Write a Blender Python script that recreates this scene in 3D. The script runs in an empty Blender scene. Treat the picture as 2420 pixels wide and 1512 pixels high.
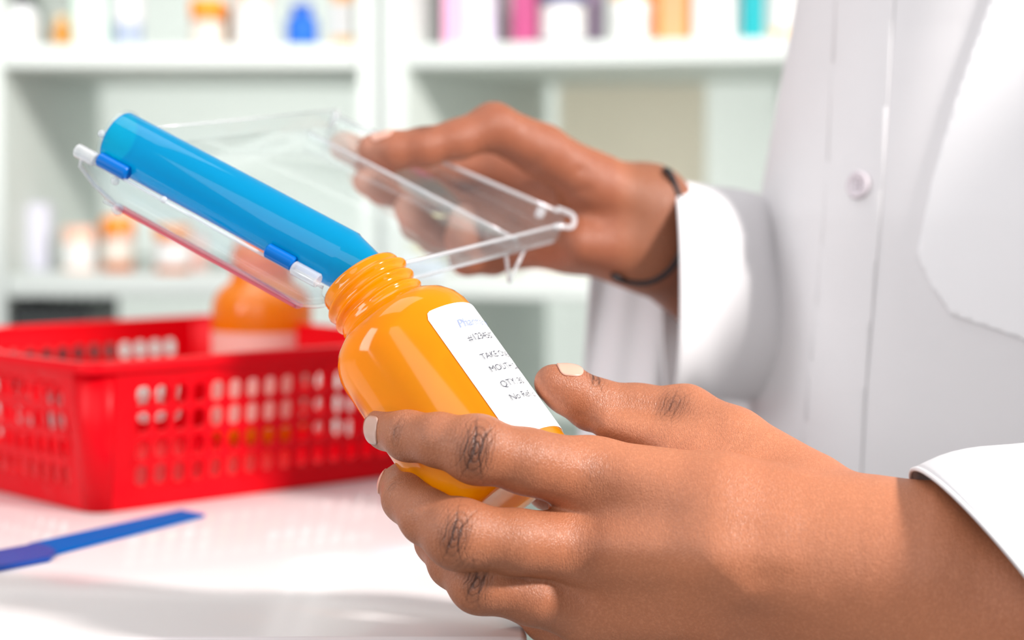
import bpy, bmesh, math, random
import numpy as np
from mathutils import Vector, Matrix
from mathutils.bvhtree import BVHTree
random.seed(4)
R = math.radians
S = bpy.context.scene
COL = S.collection
# ------------------------------------------------------------------ camera
T = 0.90                       # height of the counter top
F = 4800.0                     # focal length in pixels of the 2420 x 1512 frame
PITCH = math.atan(356 / F)
CAM = Vector((0, 0, T + 0.182))
FWD = Vector((0, math.cos(PITCH), -math.sin(PITCH)))
UP = Vector((0, math.sin(PITCH), math.cos(PITCH)))
RIGHT = Vector((1, 0, 0))
cd = bpy.data.cameras.new('camera')
cam = bpy.data.objects.new('camera', cd)
COL.objects.link(cam)
cam.location = CAM
cam.rotation_euler = (math.pi / 2 - PITCH, 0, 0)
cd.sensor_width = 36
cd.lens = F / 2420 * 36
cd.clip_start = 0.02
cd.dof.use_dof = True
cd.dof.focus_distance = 0.775
cd.dof.aperture_fstop = 5.6
S.camera = cam
S.view_settings.view_transform = 'Standard'
S.view_settings.look = 'None'
S.view_settings.exposure = 0.14
S.view_settings.gamma = 1.0
S.cycles.max_bounces = 8
S.cycles.diffuse_bounces = 3
S.cycles.glossy_bounces = 3
S.cycles.transmission_bounces = 6
S.cycles.transparent_max_bounces = 20
S.cycles.sample_clamp_indirect = 6
# ------------------------------------------------------------------ light
w = bpy.data.worlds.new('world')
S.world = w
w.use_nodes = True
w.node_tree.nodes['Background'].inputs['Color'].default_value = (0.97, 0.985, 1.0, 1)
w.node_tree.nodes['Background'].inputs['Strength'].default_value = 0.38


def area(name, loc, target, size, power, col=(1, 1, 1), size_y=None):
    l = bpy.data.lights.new(name, 'AREA')
    l.energy = power
    l.color = col
    l.size = size
    if size_y:
        l.shape = 'RECTANGLE'
        l.size_y = size_y
    o = bpy.data.objects.new(name, l)
    COL.objects.link(o)
    o.location = loc
    o.rotation_euler = (Vector(target) - Vector(loc)).to_track_quat('-Z', 'Y').to_euler()
    return o


area('key_light', (1.26, 0.22, T + 0.94), (0.05, 0.78, T + 0.05), 0.17, 46, (1.0, 0.97, 0.93))
area('overhead_rim_light', (-0.5, 1.1, T + 1.55), (-0.2, 1.5, T), 1.0, 8, (1, 1, 1))  # no known ceiling lamp: added overhead for rim and top lighting
area('front_fill_light', (-0.5, -1.3, T + 1.1), (0.1, 1.9, T + 0.1), 1.8, 22, (1, 1, 1))  # added frontal fill behind the camera, lifts the dark shelf interiors
area('shelf_backlight', (-0.1, 2.68, T + 0.15), (-0.1, 1.9, T + 0.15), 1.3, 10.5, (1, 1, 1))
area('shelf_fill_light', (-0.22, 1.30, T + 0.62), (-0.12, 2.3, T + 0.12), 0.7, 2.2, (1, 1, 1))  # added fill over the counter to brighten the shelving, not a fitted lamp
area('side_light', (-0.85, 0.55, T + 0.42), (-0.05, 0.80, T + 0.06), 0.30, 3.8, (0.97, 0.99, 1.0), 0.5)
# ------------------------------------------------------------------ helpers


def P(px, py, d):
    """the point seen at pixel (px, py) at depth d metres along the view axis"""
    return CAM + d * (FWD + (px - 1210) / F * RIGHT - (py - 756) / F * UP)


def G(px, py, z):
    """the point of the horizontal plane z seen at the pixel"""
    v = FWD + (px - 1210) / F * RIGHT - (py - 756) / F * UP
    t = (z - CAM.z) / v.z
    return CAM + t * v


def lin(c):
    return tuple((x / 12.92 if x <= 0.04045 else ((x + 0.055) / 1.055) ** 2.4) for x in [v / 255 for v in c])


def mat(name, rgb, rough=0.5, trans=0.0, ior=1.45, var=0.03, vscale=20, spec=0.5, sss=0.0, coat=0.0, bump=0.0, bscale=200, metallic=0.0):
    m = bpy.data.materials.new(name)
    m.use_nodes = True
    nt = m.node_tree
    b = nt.nodes['Principled BSDF']
    c = lin(rgb)
    tc = nt.nodes.new('ShaderNodeTexCoord')
    nz = nt.nodes.new('ShaderNodeTexNoise')
    nz.inputs['Scale'].default_value = vscale
    nt.links.new(tc.outputs['Object'], nz.inputs['Vector'])
    mx = nt.nodes.new('ShaderNodeMix')
    mx.data_type = 'RGBA'
    mx.inputs['A'].default_value = tuple(x * (1 - var) for x in c) + (1,)
    mx.inputs['B'].default_value = tuple(min(1, x * (1 + var)) for x in c) + (1,)
    nt.links.new(nz.outputs['Fac'], mx.inputs['Factor'])
    nt.links.new(mx.outputs['Result'], b.inputs['Base Color'])
    b.inputs['Roughness'].default_value = rough
    b.inputs['IOR'].default_value = ior
    b.inputs['Transmission Weight'].default_value = trans
    b.inputs['Specular IOR Level'].default_value = spec
    b.inputs['Metallic'].default_value = metallic
    b.inputs['Coat Weight'].default_value = coat
    if sss:
        b.inputs['Subsurface Weight'].default_value = sss
        b.inputs['Subsurface Scale'].default_value = 0.004
    if bump:
        n2 = nt.nodes.new('ShaderNodeTexNoise')
        n2.inputs['Scale'].default_value = bscale
        n2.inputs['Detail'].default_value = 4
        nt.links.new(tc.outputs['Object'], n2.inputs['Vector'])
        bp = nt.nodes.new('ShaderNodeBump')
        bp.inputs['Strength'].default_value = bump
        bp.inputs['Distance'].default_value = 0.001
        nt.links.new(n2.outputs['Fac'], bp.inputs['Height'])
        nt.links.new(bp.outputs['Normal'], b.inputs['Normal'])
    return m


def clear_mat(name, tint, body=0.04, blend=0.35, bodycol=(235, 238, 240)):
    """clear acrylic sheet: see-through, mirror-like toward grazing views, with a faint milky body"""
    m = bpy.data.materials.new(name)
    m.use_nodes = True
    nt = m.node_tree
    nt.nodes.clear()
    out = nt.nodes.new('ShaderNodeOutputMaterial')
    tr = nt.nodes.new('ShaderNodeBsdfTransparent')
    tr.inputs['Color'].default_value = lin(tint) + (1,)
    gl = nt.nodes.new('ShaderNodeBsdfGlossy')
    gl.inputs['Roughness'].default_value = 0.06
    fr = nt.nodes.new('ShaderNodeFresnel')
    fr.inputs['IOR'].default_value = 1.0 + blend
    ge = nt.nodes.new('ShaderNodeNewGeometry')
    fm = nt.nodes.new('ShaderNodeMath')
    fm.operation = 'SUBTRACT'
    fm.use_clamp = True
    nt.links.new(fr.outputs[0], fm.inputs[0])
    nt.links.new(ge.outputs['Backfacing'], fm.inputs[1])
    df = nt.nodes.new('ShaderNodeBsdfPrincipled')
    df.inputs['Base Color'].default_value = lin(bodycol) + (1,)
    df.inputs['Roughness'].default_value = 0.15
    m1 = nt.nodes.new('ShaderNodeMixShader')
    m1.inputs[0].default_value = body
    m2 = nt.nodes.new('ShaderNodeMixShader')
    nt.links.new(tr.outputs[0], m1.inputs[1])
    nt.links.new(df.outputs[0], m1.inputs[2])
    nt.links.new(fm.outputs[0], m2.inputs[0])
    nt.links.new(m1.outputs[0], m2.inputs[1])
    nt.links.new(gl.outputs[0], m2.inputs[2])
    nt.links.new(m2.outputs[0], out.inputs[0])
    return m


def plastic(name, tcol, dcol, see=0.5, transl=0.5, rough=0.12, gloss_ior=1.5):
    """translucent coloured plastic: part see-through, part scattering light through the wall, glossy on top"""
    m = bpy.data.materials.new(name)
    m.use_nodes = True
    nt = m.node_tree
    nt.nodes.clear()
    N = nt.nodes.new
    out = N('ShaderNodeOutputMaterial')
    tr = N('ShaderNodeBsdfTransparent')
    tr.inputs['Color'].default_value = lin(tcol) + (1,)
    df = N('ShaderNodeBsdfDiffuse')
    df.inputs['Color'].default_value = lin(dcol) + (1,)
    tl = N('ShaderNodeBsdfTranslucent')
    tl.inputs['Color'].default_value = lin(dcol) + (1,)
    gl = N('ShaderNodeBsdfGlossy')
    gl.inputs['Roughness'].default_value = rough
    fr = N('ShaderNodeFresnel')
    fr.inputs['IOR'].default_value = gloss_ior
    ge = N('ShaderNodeNewGeometry')
    fm = N('ShaderNodeMath')
    fm.operation = 'SUBTRACT'
    fm.use_clamp = True
    nt.links.new(fr.outputs[0], fm.inputs[0])
    nt.links.new(ge.outputs['Backfacing'], fm.inputs[1])
    a = N('ShaderNodeMixShader')
    a.inputs[0].default_value = transl
    b = N('ShaderNodeMixShader')
    b.inputs[0].default_value = see
    c = N('ShaderNodeMixShader')
    nt.links.new(df.outputs[0], a.inputs[1])
    nt.links.new(tl.outputs[0], a.inputs[2])
    nt.links.new(a.outputs[0], b.inputs[1])
    nt.links.new(tr.outputs[0], b.inputs[2])
    nt.links.new(fm.outputs[0], c.inputs[0])
    nt.links.new(b.outputs[0], c.inputs[1])
    nt.links.new(gl.outputs[0], c.inputs[2])
    nt.links.new(c.outputs[0], out.inputs[0])
    return m


def tag(o, label=None, cat=None, group=None, kind=None):
    if label:
        o['label'] = label
    if cat:
        o['category'] = cat
    if group:
        o['group'] = group
    if kind:
        o['kind'] = kind
    return o


def empty(name, loc=(0, 0, 0), rot=None):
    o = bpy.data.objects.new(name, None)
    o.empty_display_size = 0.02
    COL.objects.link(o)
    o.location = loc
    if rot is not None:
        o.rotation_euler = rot
    return o


def link(name, me, m, parent=None, smooth=False, local=False, auto=None):
    """link a mesh; parts whose vertices are in world space keep them (local=False), else they are in the parent's space"""
    o = bpy.data.objects.new(name, me)
    COL.objects.link(o)
    if m:
        me.materials.append(m)
    if smooth:
        me.polygons.foreach_set('use_smooth', [True] * len(me.polygons))
        if auto:
            me.set_sharp_from_angle(angle=R(auto))
    if parent:
        o.parent = parent
        if not local:
            o.matrix_parent_inverse = wmat(parent).inverted()
    return o


def wmat(o):
    m = o.matrix_basis.copy()
    if o.parent:
        m = wmat(o.parent) @ o.matrix_parent_inverse @ m
    return m


def bmobj(name, bm, m, parent=None, smooth=False, local=False, auto=None):
    me = bpy.data.meshes.new(name)
    bmesh.ops.recalc_face_normals(bm, faces=bm.faces)
    bm.to_mesh(me)
    bm.free()
    return link(name, me, m, parent, smooth, local, auto)


def pymesh(name, V, Fc, m, parent=None, smooth=False, local=False, auto=None):
    me = bpy.data.meshes.new(name)
    me.from_pydata([tuple(v) for v in V], [], Fc)
    me.update()
    return link(name, me, m, parent, smooth, local, auto)


def box(bm, c, s, M=None, bev=0.0):
    r = bmesh.ops.create_cube(bm, size=1)
    vs = r['verts']
    for v in vs:
        v.co = Vector((v.co.x * s[0] + c[0], v.co.y * s[1] + c[1], v.co.z * s[2] + c[2]))
    if bev:
        es = list({e for v in vs for e in v.link_edges})
        g = bmesh.ops.bevel(bm, geom=es, offset=bev, segments=3, profile=0.5, affect='EDGES')
        vs = list({v for f in g['faces'] for v in f.verts} | {v for v in vs if v.is_valid})
    if M is not None:
        for v in vs:
            v.co = M @ v.co
    return vs


def boxobj(name, c, s, m, parent=None, bev=0.0, local=False, M=None):
    bm = bmesh.new()
    box(bm, c, s, M, bev)
    return bmobj(name, bm, m, parent, bev > 0, local, 40)


def lathe(bm, prof, n=48, M=None, close=False):
    rings = []
    for r, z in prof:
        if r < 1e-6:
            rings.append([bm.verts.new((0, 0, z))])
        else:
            rings.append([bm.verts.new((r * math.cos(2 * math.pi * i / n), r * math.sin(2 * math.pi * i / n), z)) for i in range(n)])
    seq = list(zip(rings, rings[1:]))
    if close:
        seq.append((rings[-1], rings[0]))
    for a, b in seq:
        for i in range(n):
            j = (i + 1) % n
            if len(a) == 1 and len(b) == 1:
                continue
            if len(a) == 1:
                bm.faces.new((a[0], b[i], b[j]))
            elif len(b) == 1:
                bm.faces.new((a[i], b[0], a[j]))
            else:
                bm.faces.new((a[i], b[i], b[j], a[j]))
    if M is not None:
        for rg in rings:
            for v in rg:
                v.co = M @ v.co


def tube_along(bm, pts, r, n=12, closed=False, rfun=None):
    pts = [Vector(p) for p in pts]
    N = len(pts)
    rings = []
    up = None
    for i, p in enumerate(pts):
        if closed:
            t = pts[(i + 1) % N] - pts[i - 1]
        else:
            t = pts[min(i + 1, N - 1)] - pts[max(i - 1, 0)]
        t.normalize()
        if up is None:
            up = t.orthogonal().normalized()
        up = (up - t * up.dot(t)).normalized()
        s = t.cross(up)
        rr = rfun(i / (N - 1)) if rfun else r
        rings.append([bm.verts.new(p + (up * math.cos(2 * math.pi * k / n) + s * math.sin(2 * math.pi * k / n)) * rr) for k in range(n)])
    seq = list(zip(rings, rings[1:]))
    if closed:
        # align the last ring with the first
        seq.append((rings[-1], rings[0]))
    for a, b in seq:
        off = 0
        if closed and b is rings[0]:
            off = min(range(n), key=lambda o: sum((a[k].co - b[(k + o) % n].co).length for k in range(n)))
        for k in range(n):
            bm.faces.new((a[k], b[(k + off) % n], b[(k + 1 + off) % n], a[(k + 1) % n]))
    if not closed:
        bm.faces.new(rings[0])
        bm.faces.new(rings[-1][::-1])


def catmull(pts, n=8, closed=False):
    pts = [Vector(p) for p in pts]
    N = len(pts)
    out = []
    rng = range(N) if closed else range(N - 1)
    for i in rng:
        if closed:
            a, b, c, d = pts[i - 1], pts[i], pts[(i + 1) % N], pts[(i + 2) % N]
        else:
            a, b, c, d = pts[max(i - 1, 0)], pts[i], pts[i + 1], pts[min(i + 2, N - 1)]
        for k in range(n):
            t = k / n
            out.append(0.5 * ((2 * b) + (c - a) * t + (2 * a - 5 * b + 4 * c - d) * t * t + (3 * b - a - 3 * c + d) * t ** 3))
    if not closed:
        out.append(pts[-1])
    return out


def solid(o, th, off=-1):
    md = o.modifiers.new('thickness', 'SOLIDIFY')
    md.thickness = th
    md.offset = off
    return o


# ------------------------------------------------------------------ materials
M_shelf = mat('shelf_paint', (220, 226, 221), 0.45)
M_shelfin = None
M_wall = mat('wall_paint', (232, 236, 233), 0.7)
M_floor = mat('floor_vinyl', (176, 178, 176), 0.4, vscale=4, var=0.08)
M_top = mat('counter_laminate', (216, 208, 208), 0.16, var=0.015, vscale=3, spec=0.6, coat=0.3)
M_under = mat('counter_edge', (62, 64, 76), 0.5)
M_red = mat('red_plastic', (210, 0, 18), 0.35, var=0.03, spec=0.16, sss=0.0)
M_blue = mat('blue_spatula_plastic', (0, 84, 158), 0.5, spec=0.02)
M_blue2 = mat('blue_grip_plastic', (34, 66, 142), 0.4, spec=0.1)
M_cloth = mat('white_coat_cloth', (214, 211, 213), 0.85, var=0.015, vscale=60, bump=0.10, bscale=1400, spec=0.2)
M_pocket = mat('pocket_cloth', (228, 226, 228), 0.85, var=0.01, vscale=60, spec=0.2)
M_thread = mat('white_stitching', (205, 203, 206), 0.8)
M_black = mat('black_elastic', (22, 20, 24), 0.6)
M_shelfin = plastic('frosted_back_panel', (240, 250, 246), (243, 246, 243), see=0.0, transl=0.55, rough=0.4, gloss_ior=1.25)
M_orange = plastic('amber_plastic', (255, 196, 16), (255, 178, 0), see=0.30, transl=0.50, rough=0.10)
M_orange_b = plastic('deep_amber_plastic', (255, 176, 20), (255, 160, 0), see=0.24, transl=0.5, rough=0.15)
M_bluet = plastic('clear_blue_plastic', (6, 192, 236), (0, 180, 222), see=0.45, transl=0.50, rough=0.06, gloss_ior=1.36)
M_inner = clear_mat('inner_wall', (255, 255, 255), 0.0, 0.001)
M_bluep = mat('solid_blue_plastic', (0, 96, 176), 0.2, spec=0.3)
M_clear = clear_mat('clear_acrylic', (250, 252, 252), 0.045, 0.42)
M_edge = clear_mat('clear_acrylic_edge', (244, 246, 248), 0.34, 0.5, (238, 236, 238))
M_pink = plastic('painted_red_reflection', (255, 170, 176), (255, 150, 158), see=0.25, transl=0.6, rough=0.2, gloss_ior=1.2)  # pink colour painted in for the red basket's reflection
M_label = mat('white_label_paper', (250, 250, 250), 0.5, var=0.005)
M_ink = mat('grey_ink', (68, 68, 78), 0.6)
M_inkb = mat('pale_blue_ink', (132, 144, 220), 0.6)
M_nail = mat('fingernail', (186, 150, 136), 0.28, sss=0.1)
M_nail_b = mat('pale_fingernail', (208, 156, 138), 0.3, sss=0.1)
M_button = mat('pearl_button', (206, 196, 202), 0.25)
M_hole = mat('button_hole_shadow', (150, 140, 150), 0.6)
# ------------------------------------------------------------------ the setting
def struct(name, o, label=None):
    o['kind'] = 'structure'
    return o


struct('floor', boxobj('floor', (0.2, 1.2, -0.01), (6, 4.6, 0.02), M_floor))
struct('wall', boxobj('wall_back', (0.2, 2.78, 1.35), (6, 0.06, 2.7), M_wall))
# counter
ctr = tag(empty('counter', (-0.9, 1.2, 0)), 'white glossy laminate counter carrying the red basket and the blue spatula', 'counter')
EDGE_Y = G(1210, 1507, T).y
bm = bmesh.new()
box(bm, ((-1.9 + 0.006) / 2, (EDGE_Y + 1.62) / 2, T - 0.016), (1.906, 1.62 - EDGE_Y, 0.032), bev=0.003)
bmobj('worktop', bm, M_top, ctr, True, auto=40)
boxobj('front_panel', (-0.95, EDGE_Y + 0.05, (T - 0.032) / 2), (1.84, 0.02, T - 0.032), M_under, ctr)
boxobj('side_panel', (-0.03, (EDGE_Y + 1.6) / 2 + 0.02, (T - 0.032) / 2), (0.02, 1.55 - EDGE_Y - 0.06, T - 0.032), M_under, ctr)

CZ = CAM.z
Z_TOP = CZ + 0.1156       # top faces of the boards
Z_LOW = CZ - 0.099
Z_THIRD = CZ - 0.285
Z_UP = CZ + 0.335
ZS = [0.12, Z_THIRD, Z_LOW, Z_TOP, Z_UP, CZ + 0.56]
TOPZ = CZ + 0.80


def unit(name, label, M, width, depth, panels=(0.014, 0.014), extra=None):
    u = tag(empty(name, M @ Vector((width / 2, depth / 2, 0))), label, 'shelving unit')
    boxobj('side_panel', (-panels[0] / 2, depth / 2, TOPZ / 2), (panels[0], depth, TOPZ), M_shelf, u, M=M)
    boxobj('side_panel', (width + panels[1] / 2, depth / 2, TOPZ / 2), (panels[1], depth, TOPZ), M_shelf, u, M=M)
    boxobj('back_panel', (width / 2, depth + 0.005, TOPZ / 2), (width, 0.01, TOPZ), M_shelfin, u, M=M)
    for z in ZS:
        boxobj('shelf_board', (width / 2, depth / 2 + 0.002, z - 0.0105), (width - 0.001, depth - 0.004, 0.021), M_shelf, u, M=M, bev=0.002)
    boxobj('top_board', (width / 2, depth / 2, TOPZ - 0.0105), (width - 0.001, depth - 0.002, 0.021), M_shelf, u, M=M, bev=0.002)
    return u


ML = Matrix.Translation((-0.475, 1.9, 0))
UL = unit('shelving_unit', 'white open shelving unit behind the blue tube and the red basket', ML, 0.475 - 0.1425, 0.45, (0.018, 0.014))
ang = R(-18)
MR = Matrix.Translation((-0.099, 1.9, 0)) @ Matrix.Rotation(ang, 4, 'Z')
UR = unit('shelving_unit', 'white open shelving unit set at an angle behind the hand holding the tray', MR, 0.95, 0.45, (0.020, 0.018))
boxobj('divider', (0.28, 0.452 / 2 + 0.21, (Z_LOW + Z_TOP - 0.021) / 2), (0.018, 0.02, Z_TOP - 0.021 - Z_LOW), M_shelf, UR, M=MR)
M_beige = plastic('beige_back_panel', (208, 210, 192), (255, 249, 240), see=0.0, transl=0.7, rough=0.4, gloss_ior=1.2)
boxobj('beige_panel', (0.10, 0.4465, (Z_LOW + Z_TOP - 0.021) / 2), (0.17, 0.006, Z_TOP - 0.023 - Z_LOW), M_beige, UR, M=MR)
# thin glass shelf in the angled unit
M_glass = clear_mat('shelf_glass', (240, 250, 246), 0.03, 0.4)
for xx in (0.13, 0.22):
    bm = bmesh.new()
    lathe(bm, [(0, 0), (0.004, 0), (0.004, 0.012), (0.011, 0.014), (0.014, 0.020), (0.011, 0.027), (0, 0.029)], 24,
          MR @ Matrix.Translation((0.17 + xx, 0.451, CZ + 0.087)) @ Matrix.Rotation(R(90), 4, 'X'))
    bmobj('peg', bm, M_shelf, UR, True)


def spot(M, px, depth, z):
    """point of the unit at local depth, on the ray column px"""
    inv = M.inverted()
    v = FWD + (px - 1210) / F * RIGHT
    a = inv @ CAM
    b = inv @ (CAM + Vector((v.x, v.y, 0)))
    d = b - a
    t = (depth - a.y) / d.y
    p = a + d * t
    return M @ Vector((p.x, depth, z)), t


M_pillcap = mat('orange_cap', (255, 150, 20), 0.35)
M_vial = plastic('vial_amber', (255, 176, 110), (255, 150, 74), see=0.25, transl=0.4)
M_vial_s = mat('vial_orange', (244, 134, 20), 0.3)
M_white = mat('white_packaging', (228, 226, 224), 0.5)
M_offw = mat('cream_packaging', (222, 212, 200), 0.5)


def hgt(d, top_row, z):
    return CZ + (400 - top_row) / F * d - z


def container(kind, M, px0, px1, z, height=None, top=None, depth=0.04, body=None, cap=None, lab=None, label='', cat='bottle', group=None,
              labz=(0.15, 0.7), name=None, capf=0.2):
    """a bottle, vial or carton standing on a shelf board at height z, between pixel columns px0..px1"""
    d0 = spot(M, (px0 + px1) / 2, depth, z)[1]
    r = (px1 - px0) / 2 / F * d0
    pos, d = spot(M, (px0 + px1) / 2, depth + r, z)
    r = (px1 - px0) / 2 / F * d
    h = height if height else hgt(d, top, z)
    rz = math.atan2(M[1][0], M[0][0])
    o = tag(empty(name or cat.replace(' ', '_'), pos, (0, 0, rz)), label, cat, group)
    if kind == 'box':
        dy = min(0.05, max(0.02, r * 1.2))
        boxobj('carton_body', (0, dy / 2 - r, h / 2), (2 * r, dy, h), body, o, bev=0.0012, local=True)
        if lab:
            boxobj('printed_panel', (0.10 * r, -r - 0.0003, h * (labz[0] + labz[1]) / 2), (1.5 * r, 0.0006, h * (labz[1] - labz[0])), lab, o, local=True)
        return o
    nr = r * (0.62 if kind == 'bottle' else 0.86)
    ch = h * capf
    hb = h - ch
    bm = bmesh.new()
    if kind == 'vial':
        prof = [(0, 0), (r * .9, 0), (r * .94, .001), (r * .94, hb - .003), (nr, hb), (nr, h - ch * .3), (0, h - ch * .3)]
    else:
        prof = [(0, 0), (r * .92, 0), (r, .003), (r, hb * .72), (r * .97, hb * .80), (r * .84, hb * .90), (nr, hb * .96), (nr, h - ch * .3), (0, h - ch * .3)]
    lathe(bm, prof, 32)
    bmobj('bottle_body', bm, body, o, True, True, 50)
    bm = bmesh.new()
    cr = nr * 1.12
    lathe(bm, [(0, hb + .001), (cr * .97, hb + .001), (cr, hb + .002), (cr, h - .0015), (cr * .95, h), (0, h)], 32)
    bmobj('cap', bm, cap or body, o, True, True, 40)
    if lab:
        bm = bmesh.new()
        rr = (r * .94 if kind == 'vial' else r) + .0004
        z0, z1 = hb * labz[0], hb * labz[1]
        lathe(bm, [(rr - .0003, z0), (rr, z0), (rr, z1), (rr - .0003, z1)], 32, close=True)
        bmobj('paper_label', bm, lab, o, True, True, 40)
    return o


def mk(name, rgb, **k):
    return mat(name, rgb, 0.45, **k)


GT = 'medicine containers on the upper shelves'
GL = 'medicine containers on the lower shelves'
c = container
c('bottle', ML, 22, 102, Z_TOP, 0.062, body=mk('w1', (236, 236, 238)), cap=mk('dk', (40, 44, 48)), lab=M_white, label='white bottle with a black cap on the top shelf beside the small amber bottle', group=GT, capf=.36)
c('bottle', ML, 134, 182, Z_TOP, 0.030, body=mk('amber_small', (196, 134, 50)), cap=mk('amber_cap', (222, 190, 140)), label='small squat brown amber bottle between the black-capped bottle and the pale green carton', group=GT, capf=.25)
c('box', ML, 192, 266, Z_TOP, 0.085, body=mk('pale_green', (200, 228, 212)), lab=M_white, label='pale green and white carton beside the small amber bottle', cat='carton', group=GT, labz=(.05, .55))
c('bottle', ML, 278, 346, Z_TOP, 0.100, body=mk('greyblue', (168, 178, 200)), cap=M_white, lab=mk('greylab', (226, 222, 226)), label='grey-blue bottle with a pale label beside the pale green carton', group=GT, labz=(.3, .7))
c('vial', ML, 456, 538, Z_TOP, 0.046, body=M_vial, cap=M_pillcap, lab=M_offw, label='amber vial with a bright orange cap and cream label on the top shelf', cat='pill vial', group=GT, labz=(.05, .85), capf=.36)
c('vial', ML, 518, 556, Z_TOP, 0.044, depth=.09, body=mk('brown_vial', (206, 128, 66)), cap=mk('brown_cap', (220, 150, 90)), label='narrow brown vial half hidden behind the orange-capped vial', cat='pill vial', group=GT)
c('vial', ML, 562, 652, Z_TOP, 0.056, body=mk('pinkish', (240, 206, 190)), cap=mk('pink_cap', (246, 200, 176)), lab=M_white, label='pinkish vial with a wide white label beside the blue bottle', cat='pill vial', group=GT, labz=(.1, .85), capf=.15)
c('bottle', ML, 682, 756, Z_TOP, 0.041, body=mk('bright_blue', (8, 100, 200)), cap=mk('blue_cap', (30, 90, 190)), label='bright blue bottle on the top shelf', group=GT, capf=.22)
c('vial', ML, 786, 846, Z_TOP, 0.060, body=mk('peach', (246, 196, 132)), cap=M_pillcap, lab=M_white, label='vial with an orange cap and tall white label beside the shelf post', cat='pill vial', group=GT, labz=(.22, .9), capf=.22)
# angled unit, upper board
c('box', MR, 1018, 1056, Z_TOP, 0.12, depth=.10, body=mk('taupe', (196, 188, 182)), label='narrow taupe carton nearest the shelf post', cat='carton', group=GT)
c('box', MR, 1056, 1108, Z_TOP, 0.11, body=mk('pink', (248, 176, 212)), label='bright pink carton on the top shelf beside the lavender one', cat='carton', group=GT)
c('box', MR, 1108, 1176, Z_TOP, 0.10, body=mk('lavender', (226, 216, 236)), lab=M_white, label='pale lavender carton between the pink and the taupe ones', cat='carton', group=GT, labz=(.3, .8))
c('box', MR, 1182, 1216, Z_TOP, 0.12, depth=.09, body=mk('greybrown', (188, 178, 180)), label='narrow grey-brown carton beside the magenta one', cat='carton', group=GT)
c('box', MR, 1216, 1270, Z_TOP, 0.12, body=mk('magenta', (186, 76, 126)), label='magenta carton on the top shelf', cat='carton', group=GT)
c('vial', MR, 1274, 1384, Z_TOP, 0.050, body=mk('navy', (70, 76, 120)), cap=mk('navy_cap', (74, 78, 130)), lab=M_white, label='navy jar with a wide white label on the top shelf', cat='jar', group=GT, labz=(.12, .95), capf=.22)
c('box', MR, 1384, 1424, Z_TOP, 0.09, depth=.08, body=mk('mauve', (150, 130, 152)), label='narrow mauve carton beside the navy jar', cat='carton', group=GT)
c('vial', MR, 1442, 1548, Z_TOP, 0.052, body=mk('whitej', (250, 246, 242)), cap=mk('peachcap', (250, 190, 130)), lab=M_white, label='white jar with a peach lid beside the orange carton', cat='jar', group=GT, capf=.25)
c('box', MR, 1552, 1632, Z_TOP, 0.10, body=mk('strong_orange', (244, 134, 10)), lab=mk('dull_orange', (222, 158, 110)), label='orange carton with a duller printed panel on the top shelf', cat='carton', group=GT, labz=(.02, .6))
c('box', MR, 1642, 1738, Z_TOP, 0.10, body=M_white, label='plain white carton between the orange and the teal ones', cat='carton', group=GT)
c('bottle', MR, 1744, 1800, Z_TOP, 0.10, body=mk('teal', (24, 168, 176)), cap=M_white, label='teal bottle on the top shelf beside the white coat', group=GT)
c('vial', MR, 1812, 1876, Z_TOP, 0.09, body=mk('peach2', (246, 204, 150)), cap=M_pillcap, lab=M_white, label='white-labelled peach vial beside the teal bottle, nearest the coat', cat='pill vial', group=GT, labz=(.15, .9))
# lower boards
c('box', ML, 18, 128, Z_LOW, top=480, depth=.10, body=mk('pale_lilac', (224, 222, 236)), label='pale lilac carton at the far end of the lower shelf', cat='carton', group=GL)
c('vial', ML, 148, 236, Z_LOW, top=535, depth=.07, body=mk('salmon', (246, 202, 180)), cap=mk('salmon_cap', (246, 196, 174)), lab=M_white, label='salmon vial with a white label beside the lilac carton', cat='pill vial', group=GL, labz=(.1, .8))
c('vial', ML, 242, 322, Z_LOW, top=512, depth=.06, body=M_vial, cap=M_pillcap, lab=M_offw, label='amber vial with an orange cap on the lower shelf, the tallest of its row', cat='pill vial', group=GL, labz=(.25, .85), capf=.28)
c('vial', ML, 366, 456, Z_LOW, top=532, depth=.03, body=M_vial, cap=M_pillcap, lab=M_white, label='amber vial with a white label standing right under the blue tube', cat='pill vial', group=GL, labz=(.22, .9), capf=.25)
c('vial', ML, 440, 492, Z_LOW, top=555, depth=.11, body=mk('dusty_pink', (238, 190, 180)), cap=mk('dusty_pink_cap', (238, 196, 184)), label='dusty pink vial half hidden behind the white-labelled amber vial', cat='pill vial', group=GL)
c('vial', ML, 560, 640, Z_LOW, top=560, depth=.08, body=mk('salmon2', (240, 176, 150)), cap=mk('salmon_cap2', (240, 150, 120)), lab=M_offw, label='salmon vial seen through the clear tray above the basket bottle', cat='pill vial', group=GL)
c('box', MR, 974, 1070, Z_LOW, top=440, depth=.03, body=mk('tan', (206, 194, 146)), label='tan carton seen through the clear tray behind the fingers', cat='carton', group=GL)
c('box', MR, 966, 1060, Z_LOW, top=605, depth=-.0, body=mk('bluish_white', (232, 240, 252)), label='bluish white carton behind the bottle neck', cat='carton', group=GL)
c('vial', MR, 1226, 1306, Z_LOW, top=640, depth=.03, body=mk('peach3', (250, 206, 180)), cap=M_white, lab=M_white, label='peach vial with a white label below the tray foot', cat='pill vial', group=GL, labz=(.3, .95))
c('box', MR, 1176, 1222, Z_LOW, top=640, depth=.06, body=mk('yellowish', (240, 226, 190)), label='cream carton behind the palm, beside the peach vial', cat='carton', group=GL)
c('box', MR, 1308, 1388, Z_LOW, top=636, depth=.05, body=mk('cream_yellow', (252, 240, 204)), lab=M_white, label='pale yellow carton between the peach vial and the coat', cat='carton', group=GL)
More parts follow.
